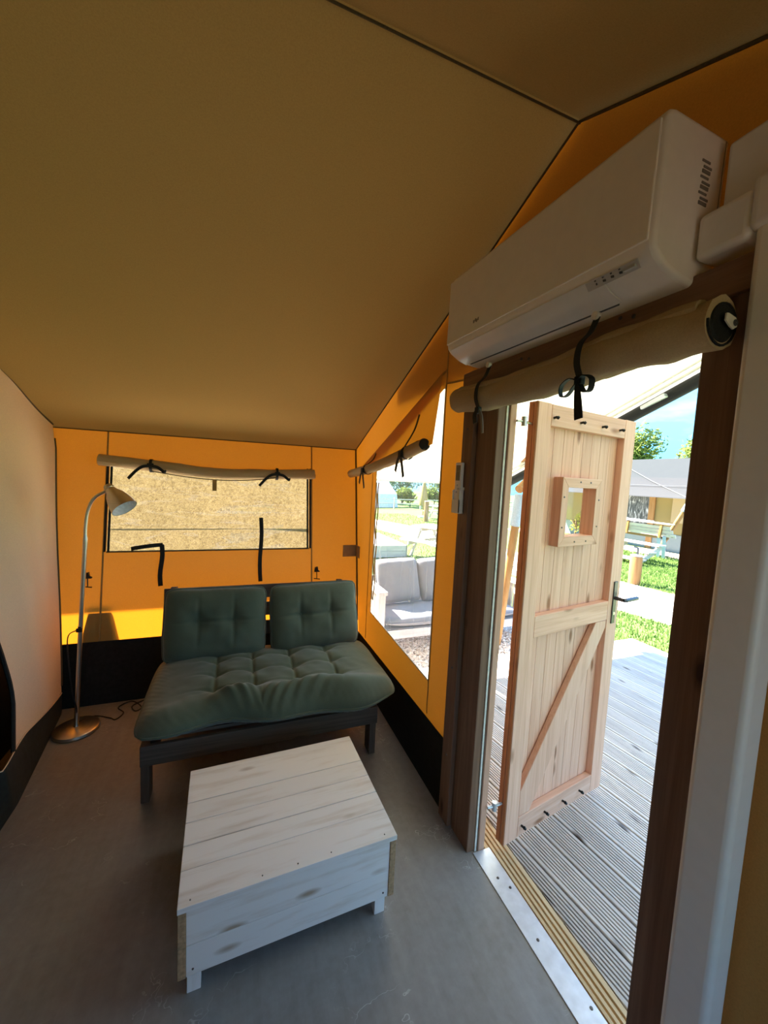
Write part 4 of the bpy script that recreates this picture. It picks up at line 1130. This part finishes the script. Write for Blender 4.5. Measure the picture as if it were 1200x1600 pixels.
MB().tube([Vector((XG, YE, ZE)) - ro, Vector((XP, YE, ZE)) - ro], 0.012, 8).build('eave_hem', 'canvas_porch', pr)
for t in (0.36, 0.60):
    y = RY + (YE - RY) * t
    c = Vector((XP - 0.04, y, roof_z(y) - 0.07)) - ro
    MB().bar(c + Vector((-0.05, -0.10, 0.05)), c + Vector((-0.03, 0.10, -0.02)), 0.05, 0.03).build('bracket', 'zinc', pr, bevel=0.006)
# timber of the porch: front beam, rafter, post in a metal shoe
pb = empty('porch_timber', (XP - 0.28, 3.45, GZ)); tag(pb, 'timber porch post with beam and grey metal socket, left of the open door', 'post')
MB().bar((-0.12, -0.45, 2.235), (0.14, 0.30, 2.19), 0.07, 0.07).build('beam', 'raw_wood_y', pb, bevel=0.006)
MB().tube([(0.0, 0.25, 0.0), (0.0, 0.06, 1.62)], 0.045, 14).build('post', 'raw_wood_z', pb, smooth='auto')
MB().tube([(0.0, 0.09, 1.45), (0.0, 0.045, 1.80)], 0.055, 14).build('socket', 'grey_socket', pb, smooth='auto')
MB().tube([(-0.08, -0.03, 1.86), (0.40, 0.16, 2.14)], 0.048, 12).build('rafter', 'raw_wood_x', pb, smooth='auto')

# outdoor sofa beside the porch with its pillows
osf = empty('garden_sofa', (2.42, 4.10, GZ))
tag(osf, 'grey painted garden sofa outside the porch window', 'sofa')
bx(-0.97, 0.97, -0.315, -0.29, 0.16, 0.26).build('front_board', 'outdoor_grey_x', osf, bevel=0.003)
for sx in (-1, 1):
    a, b = sorted((sx * 0.98, sx * 0.90))
    for y0 in (-0.31, 0.27): bx(a, b, y0, y0 + 0.07, 0.0, 0.66).build('leg', 'outdoor_grey_z', osf, bevel=0.003)
    bx(a - 0.012, b + 0.012, -0.34, 0.36, 0.66, 0.70).build('armrest', 'outdoor_grey_y', osf, bevel=0.004)
    for k in range(5):
        y = -0.20 + k * 0.10
        a2, b2 = sorted((sx * 0.955, sx * 0.925)); bx(a2, b2, y, y + 0.06, 0.20, 0.66).build('side_slat', 'weathered_wood_z', osf, bevel=0.002)
for k in range(4): bx(-0.90, 0.90, -0.28 + k * 0.15, -0.15 + k * 0.15, 0.24, 0.262).build('seat_slat', 'outdoor_grey_x', osf)
for k in range(3): bx(-0.92, 0.92, 0.315, 0.340, 0.36 + k * 0.13, 0.46 + k * 0.13).build('back_slat', 'outdoor_grey_x', osf, bevel=0.002)
oc = pillow('garden_seat_cushion', 1.80, 0.62, 0.16, [], 0.1, 'seat_fabric', 4.4, 60, 30)
oc.location = (2.42, 4.06, GZ + 0.262); tag(oc, 'flat grey seat pad on the garden sofa', 'cushion')
for cx, lab, seed in ((1.85, 'pale grey scatter pillow nearest the tent wall', 11.0), (2.405, 'pale grey scatter pillow in the middle of the garden sofa', 13.0), (2.96, 'pale grey scatter pillow at the far end of the garden sofa', 15.0)):
    c = pillow('garden_pillow', 0.55, 0.52, 0.16, [], 0.1, 'outdoor_fabric', seed, 36, 36)
    c.matrix_world = Matrix.Translation((cx, 4.27, 0.485)) @ Matrix.Rotation(math.radians(random.uniform(-4, 4)), 4, 'Y') @ Matrix.Rotation(math.radians(70), 4, 'X') @ Matrix.Translation((0, 0, -0.07))
    tag(c, lab, 'pillow')

# ------------------------------------------------------------------ ground
gr = structure(bx(-12, 60, -15, 60, GZ - 0.3, GZ - 0.004).build('floor_lawn', 'grass_ground'), 'lawn of the campsite')
def band(pts, hw):
    P = curve_pts([(x, y, GZ) for x, y in pts], 60); m = MB(); v = []
    for i, p in enumerate(P):
        d = (P[min(i + 1, len(P) - 1)] - P[max(i - 1, 0)]).normalized(); s = Vector((-d.y, d.x, 0))
        j = 0.06 * noise.noise((i * 0.7, 0, 0))
        v += [p + s * (hw + j), p - s * (hw - j)]
    m.add(v, [(2 * i, 2 * i + 1, 2 * i + 3, 2 * i + 2) for i in range(len(P) - 1)]); return m
PATH = [(2.0, 24.0), (4.6, 18.0), (6.0, 14.0), (6.45, 10.0), (6.55, 7.0), (6.65, 5.0), (7.1, 3.2), (8.4, 0.5), (9.5, -4)]
structure(band(PATH, 1.02).build('floor_path', 'gravel_ground'), 'gravel path crossing the lawn')
structure(bx(-5.0, 3.9, 3.10, 6.2, GZ - 0.004, GZ + 0.002).build('floor_gravel_bed', 'gravel_ground'), 'gravel bed under the garden sofa')  # stretch behind the tent is added to bounce light onto the back wall
structure(band([(11.6, 14.0), (12.2, 9.0), (12.6, 6.0), (13.2, 1.0)], 0.75).build('floor_gravel_strip', 'gravel_ground'), 'gravel strip before the neighbouring tent')
structure(bx(-8, 1.0, -9, YF - 0.02, GZ - 0.004, GZ + 0.002).build('floor_dim_bounce', 'mulch'), 'unseen bark mulch added to dim light bouncing into the tent')  # unseen dark ground, added to cut bounce through the front windows
PP = curve_pts([(x, y, 0) for x, y in PATH], 60)
def on_path(x, y, hw=1.04): return any((p.x - x) ** 2 + (p.y - y) ** 2 < hw * hw for p in PP)
# loose stones
st = MB(); rs = random.Random(3)
def stone(x, y, r):
    z = GZ + r * 0.3; k = [r * rs.uniform(0.6, 1.2) for _ in range(6)]
    st.add([(x + k[0], y, z), (x, y + k[1], z), (x - k[2], y, z), (x, y - k[3], z), (x, y, z + k[4] * 0.7), (x, y, z - k[5] * 0.4)], [(0, 1, 4), (1, 2, 4), (2, 3, 4), (3, 0, 4), (1, 0, 5), (2, 1, 5), (3, 2, 5), (0, 3, 5)])
for _ in range(5200): stone(rs.uniform(1.3, 3.6), rs.uniform(3.12, 4.0), rs.uniform(0.010, 0.022))
n = 0
while n < 6000:
    x, y = rs.uniform(5.0, 8.2), rs.uniform(2.0, 8.0)
    if on_path(x, y, 0.98): stone(x, y, rs.uniform(0.010, 0.022)); n += 1
tag(st.build('gravel_stones', 'stone'), 'loose pale gravel stones on the path and under the sofa', 'gravel', kind='stuff')
# grass blades
gb_ = MB()
def blade(x, y, h):
    a = rs.uniform(0, 2 * PI); w_ = rs.uniform(0.006, 0.012); dx, dy = math.cos(a) * w_, math.sin(a) * w_
    lx, ly = rs.uniform(-0.03, 0.03), rs.uniform(-0.03, 0.03)
    gb_.add([(x - dx, y - dy, GZ - 0.004), (x + dx, y + dy, GZ - 0.004), (x + lx, y + ly, GZ + h)], [(0, 1, 2)])
n = 0
while n < 26000:
    x, y = rs.uniform(4.45, 12.0), rs.uniform(1.5, 10.0)
    if on_path(x, y) or not (0.42 < y / x < 1.05): continue
    blade(x, y, rs.uniform(0.03, 0.075)); n += 1
n = 0
while n < 9000:
    x, y = rs.uniform(2.5, 9.0), rs.uniform(5.3, 20.0)
    if on_path(x, y) or not (0.28 < x / y < 0.72): continue
    blade(x, y, rs.uniform(0.03, 0.07)); n += 1
tag(gb_.build('grass_blades', 'blade'), 'short green grass growing on the lawn', 'grass', kind='stuff')

# ------------------------------------------------------------------ garden things
def bollard(x, y, h, lab, tap):
    b = empty('wooden_bollard', (x, y, GZ)); tag(b, lab, 'bollard', 'wooden bollards on the lawn')
    MB().lathe([(0.11, 0), (0.115, 0.2), (0.112, h - 0.03), (0.105, h)], 20, None, True).build('post', 'raw_wood_z', b, smooth='auto')
    MB().lathe([(0.11, h), (0.11, h + 0.02), (0.08, h + 0.03)], 20, None, True).build('cap', 'grey_socket', b, smooth='auto')
    if tap:
        MB().tube(curve_pts([(0.02, 0.0, h + 0.02), (0.02, 0.0, h + 0.14), (0.015, 0.02, h + 0.17), (-0.02, 0.07, h + 0.18)], 12), 0.018, 8).build('tap', 'dark_steel', b, smooth='auto')
bollard(7.70, 5.50, 0.58, 'round wooden bollard with a tap, seen right of the open door', True)
bollard(8.37, 16.3, 0.95, 'distant wooden bollard seen through the porch window', False)

def picnic(loc, rz, lab):
    p = empty('picnic_table', loc, rz); tag(p, lab, 'picnic table', 'picnic tables on the lawn')
    for k in range(5): bx(-0.90, 0.90, -0.36 + k * 0.146, -0.36 + k * 0.146 + 0.138, 0.70, 0.74).build('top_board', 'weathered_wood_x', p, bevel=0.004)
    for sy in (-1, 1):
        for k in range(2):
            a = sy * (0.58 + k * 0.14); a, b = sorted((a, a + sy * 0.13)); bx(-0.90, 0.90, a, b, 0.40, 0.44).build('bench_board', 'weathered_wood_x', p, bevel=0.004)
    for sx in (-1, 1):
        bx(sx * 0.62 - 0.02, sx * 0.62 + 0.02, -0.86, 0.86, 0.31, 0.40).build('cross_bearer', 'weathered_wood_y', p)
        bx(sx * 0.62 - 0.02, sx * 0.62 + 0.02, -0.34, 0.34, 0.61, 0.70).build('top_bearer', 'weathered_wood_y', p)
        for sy in (-1, 1):
            MB().bar((sx * 0.655, sy * 0.66, 0.0), (sx * 0.655, sy * 0.26, 0.70), 0.028, 0.09, (0, 1, 0)).build('leg', 'weathered_wood_z', p)
    return p
picnic((5.05, 8.55, GZ), math.radians(-62), 'weathered picnic table nearest the porch window')
picnic((9.75, 16.7, GZ), math.radians(5), 'distant picnic table beyond the gravel path')

# low timber platform past the sofa, with edge boards
pl = empty('timber_platform', (2.75, 9.15, GZ)); tag(pl, 'low grey timber platform with a pale edge on the lawn', 'platform')
for k in range(14): bx(-0.75, 1.18, -0.5 + k * 0.145, -0.5 + k * 0.145 + 0.138, 0.28, 0.305).build('board', 'outdoor_grey_x', pl)
for k in range(2): bx(-0.75, 1.20, -0.53, -0.505, 0.02 + k * 0.145, 0.16 + k * 0.145).build('side_board', 'weathered_wood_x', pl)
bx(1.185, 1.21, -0.53, 1.55, 0.02, 0.305).build('side_board', 'weathered_wood_y', pl)

# woven privacy screen behind the tent
ps = empty('privacy_screen', (-1.3, 6.5, GZ)); tag(ps, 'sunlit straw-coloured woven screen behind the back window', 'screen')
for z0, z1, dy in ((0.0, 1.01, -0.012), (1.005, 2.06, 0.0)):
    MB().grid(lambda u, v: (-3.9 + 7.0 * u, dy + 0.03 * noise.noise((u * 6, v * 2, z0)), z0 + (z1 - z0) * v), 40, 6).build('mat', 'burlap', ps, smooth=True)
for x in (-3.8, -1.3, 2.95): MB().tube([(x, 0.05, 0), (x, 0.05, 2.1)], 0.03, 10).build('stake', 'raw_wood_z', ps)

# low post-and-rail fence and hedge far out
fc = empty('wire_fence', (10, 23.5, GZ)); tag(fc, 'thin post and rail fence before the hedge', 'fence')
for k in range(9): MB().tube([(-6 + k * 1.9, 0, 0), (-6 + k * 1.9, 0, 0.75)], 0.045, 6).build('fence_post', 'weathered_wood_z', fc)
for z in (0.35, 0.62): MB().bar((-6, 0, z), (9.3, 0, z), 0.03, 0.06).build('fence_rail', 'weathered_wood_x', fc)

def foliage(m, c, rad, n, size, r):
    for _ in range(n):
        while True:
            p = Vector((r.uniform(-1, 1), r.uniform(-1, 1), r.uniform(-1, 1)))
            if 0.25 < p.length < 1: break
        p = Vector((p.x * rad[0], p.y * rad[1], p.z * rad[2])) * (0.75 + 0.35 * noise.noise(p * 2.3)) + Vector(c)
        a = Vector((r.gauss(0, 1), r.gauss(0, 1), r.gauss(0, 1))).normalized(); b = a.orthogonal().normalized()
        s = size * r.uniform(0.6, 1.3)
        m.add([p - a * s, p + b * s * 0.45, p + a * s, p - b * s * 0.45], [(0, 1, 2, 3)])
def tree(x, y, h, rad, n, size, mat, lab, name='leafy_tree', cat='tree', trunk=True, group=None):
    r = random.Random(int(x * 31 + y * 17)); t = empty(name, (x, y, GZ)); tag(t, lab, cat, group)
    m = MB(); cz = h - rad[2]
    for k in range(5):
        o = Vector((r.uniform(-.5, .5) * rad[0], r.uniform(-.5, .5) * rad[1], r.uniform(-.3, .45) * rad[2]))
        foliage(m, Vector((0, 0, cz)) + o, [q * 0.72 for q in rad], n // 5, size, r)
    f = m.build('foliage', mat, t); f['kind'] = 'stuff'
    tr = MB(); tr.tube([(0, 0, 0), (0.05, 0, cz * 0.6), (0, 0.05, cz)], [0.12 * h / 4, 0.09 * h / 4, 0.03], 8)
    for k in range(5):
        a = k * 1.3; tr.tube([(0.03, 0, cz * 0.6), (math.cos(a) * rad[0] * 0.5, math.sin(a) * rad[1] * 0.5, cz + 0.1 * rad[2])], [0.05, 0.015], 6)
    tr.build('trunk', 'bark', t)
tree(24.5, 19.2, 6.4, (2.6, 2.6, 2.2), 5200, 0.17, 'leaf_bright', 'bright green leafy tree rising behind the neighbouring tent roof')
tree(29.0, 17.4, 6.3, (2.2, 2.2, 1.9), 3000, 0.17, 'leaf_bright', 'small bright tree top beside the dark door jamb')
for x, y, h, rr, mt, lab in ((10.9, 29.5, 2.6, 2.0, 'leaf_mid', 'rounded green shrub at the left of the distant hedge'), (12.2, 28.0, 3.4, 2.2, 'leaf_blue', 'dark bluish shrub in the middle of the distant hedge'), (15.0, 27.0, 2.9, 2.0, 'leaf_bright', 'yellow-green shrub at the right of the distant hedge'), (11.6, 25.2, 1.5, 1.0, 'leaf_bright', 'low bright shrub in front of the distant hedge'), (13.4, 25.0, 1.6, 0.9, 'leaf_bright', 'young pale shrub standing before the hedge'), (7.0, 28.5, 3.0, 2.2, 'leaf_blue', 'dark shrub at the far left end of the hedge')):
    tree(x, y, h, (rr, rr * 0.8, h * 0.45), 1800, 0.11, mt, lab, 'hedge_shrub', 'shrub', True, 'shrubs of the distant hedge')
gp_ = empty('garden_parasol', (9.15, 18.2, GZ)); tag(gp_, 'closed cream parasol standing by the distant picnic table', 'parasol')
MB().tube([(0, 0, 0), (0, 0, 1.95)], 0.03, 8).build('pole', 'raw_wood_z', gp_)
MB().lathe([(0.25, 0), (0.25, 0.06), (0.04, 0.09)], 14, None, True).build('base', 'grey_socket', gp_)
MB().lathe([(0.20, 0.62), (0.24, 0.70), (0.19, 1.1), (0.12, 1.6), (0.04, 1.9)], 12, None, True).build('folded_canopy', 'canvas_yellow', gp_, smooth='auto')
dtn = empty('camping_tent', (9.0, 25.6, GZ), math.radians(15)); tag(dtn, 'pale blue tent at the far left of the porch window view', 'tent')
MB().prism([(-1.2, 0.0), (1.2, 0.0), (1.05, 0.9), (0.0, 1.75), (-1.05, 0.9)], 'x', -1.2, 1.2).build('body', 'tarpaulin', dtn)
MB().prism([(-0.45, 0.02), (0.45, 0.02), (0.35, 1.0), (0.0, 1.3), (-0.35, 1.0)], 'x', -1.23, -1.2).build('door_flap', 'canvas_sage', dtn)
# shrubs in front of a paling fence, seen through the little door window
pf = empty('paling_fence', (14.3, 12.6, GZ)); pf.rotation_euler = (0, 0, math.radians(-50)); tag(pf, 'grey paling fence behind the door window shrubs', 'fence')
for k in range(22): bx(-1.9 + k * 0.17, -1.9 + k * 0.17 + 0.13, 0, 0.02, 0, 0.86 + 0.03 * math.sin(k * 2.1)).build('paling', 'weathered_wood_z', pf)
for z in (0.2, 0.65): bx(-1.9, 1.85, 0.022, 0.05, z, z + 0.06).build('rail', 'weathered_wood_x', pf)
for x, y, h, lab in ((12.75, 11.75, 1.15, 'yellow-green climbing shrub at the left of the door window view'), (13.15, 11.35, 0.95, 'small yellow shrub in the middle of the door window view'), (13.7, 11.0, 1.35, 'yellow flowering shrub at the right edge of the door window view')):
    tree(x, y, h, (0.28, 0.28, h * 0.48), 420, 0.05, 'leaf_yellow', lab, 'garden_shrub', 'shrub', True, 'yellow shrubs by the paling fence')

# neighbouring safari tent
nt_ = empty('safari_tent', (13.2, 9.2, GZ)); tag(nt_, 'neighbouring tent with grey roof, yellow walls and timber railing', 'tent')
TX = -1.15
rf_ = MB()
rf_.grid(lambda u, v: (TX + 2.35 * v, -2.75 + 7.5 * u, 1.78 + 1.34 * v - 0.05 * math.sin(PI * v)), 16, 8)
rf_.build('roof', 'canvas_grey', nt_, smooth=True)
MB().grid(lambda u, v: (1.2 + 2.35 * v, -2.75 + 7.5 * u, 3.12 - 1.34 * v), 10, 4).build('roof', 'canvas_grey', nt_, smooth=True)
MB().grid(lambda u, v: (TX - 0.004 - 0.02 * v, -2.75 + 7.5 * u, 1.78 - 0.03 * v), 10, 1).build('valance', 'canvas_grey', nt_)
MB().tube([(TX + 0.02, -1.85, 1.80), (TX + 0.8, -0.3, 2.25), (TX + 1.6, 1.1, 2.70)], 0.015, 6).build('roof_seam', 'roof_tape', nt_)
MB().tube([(TX + 0.55, -2.7, 2.115), (TX + 0.55, 4.7, 2.115)], 0.012, 6).build('roof_seam', 'roof_tape', nt_)
bx(0.0, 0.03, -2.5, 4.5, 0.55, 2.35).build('wall', 'canvas_yellow', nt_)
bx(-0.03, 0.0, -2.5, 4.5, 0.0, 0.56).build('wall_skirt', 'canvas_sage', nt_)
wn = bx(-0.04, -0.01, -0.05, 2.2, 0.62, 1.95).build('window', 'dark_mesh_window', nt_)
bx(-0.045, -0.012, -1.75, -0.80, 0.95, 1.90).build('window', 'canvas_blind', nt_)
bx(-0.06, -0.02, -0.25, -0.05, 0.0, 2.1).build('corner_post', 'raw_wood_z', nt_)
MB().tube([(TX, -1.95, 1.62), (TX, -1.20, 0.05)], 0.06, 10).build('leaning_post', 'raw_wood_z', nt_, smooth='auto')
MB().tube([(TX, -2.0, 1.72), (TX, -1.84, 1.40)], 0.08, 10).build('post_socket', 'grey_socket', nt_, smooth='auto')
MB().tube([(TX, -1.30, 0.36), (TX, -1.18, 0.0)], 0.08, 10).build('post_socket', 'grey_socket', nt_, smooth='auto')
# bench with a slatted back before the neighbouring tent
bn = empty('slatted_bench', (11.3, 8.25, GZ)); tag(bn, 'weathered slatted railing bench in front of the neighbouring tent', 'bench')
for k in range(3): MB().bar((0.10 - k * 0.05, -1.15 + k * 0.05, 0.70 + 0.105 * k), (0.10 - k * 0.05, 1.6, 0.70 + 0.105 * k), 0.03, 0.098, (-0.4, 0, 1)).build('back_board', 'weathered_wood_y', bn)
bx(-0.10, 0.10, -1.10, 1.6, 1.015, 1.045).build('cap_rail', 'weathered_wood_y', bn)
for y in (-0.85, 0.15, 1.2):
    MB().bar((0.06, y + 0.12, 0.62), (-0.06, y, 1.0), 0.06, 0.05, (1, 0, 0)).build('batten', 'raw_wood_z', bn)
for y in (-0.75, -0.6): MB().bar((0.3, y, 0.0), (0.1, y - 0.1, 0.66), 0.08, 0.08).build('support', 'grey_socket', bn)
MB().bar((0.2, -0.9, 0.60), (0.2, 1.6, 0.60), 0.06, 0.06).build('bearer', 'raw_wood_y', bn)
tp = MB().grid(lambda u, v: (-0.08 + 0.25 * u, 0.0 + 1.2 * v, 1.05 + 0.05 * abs(noise.noise((u * 3, v * 6, 1)))), 6, 16).build('folded_tarpaulin', 'tarpaulin')
tp.location = (11.3, 7.75, GZ); tag(tp, 'crumpled pale blue tarpaulin on the bench rail', 'tarpaulin')
sp_ = empty('garden_steps', (9.6, 7.35, GZ)); tag(sp_, 'pale wooden garden steps behind the bollard', 'steps')
for k, (x0, z) in enumerate(((0.0, 0.16), (0.35, 0.34), (0.70, 0.52))):
    bx(x0, x0 + 0.30, -0.55, 0.55, z - 0.04, z).build('tread', 'weathered_wood_y', sp_, bevel=0.004)
for y in (-0.5, 0.46): MB().bar((0.0, y + 0.02, 0.02), (0.9, y + 0.02, 0.46), 0.04, 0.12).build('stringer', 'weathered_wood_x', sp_)
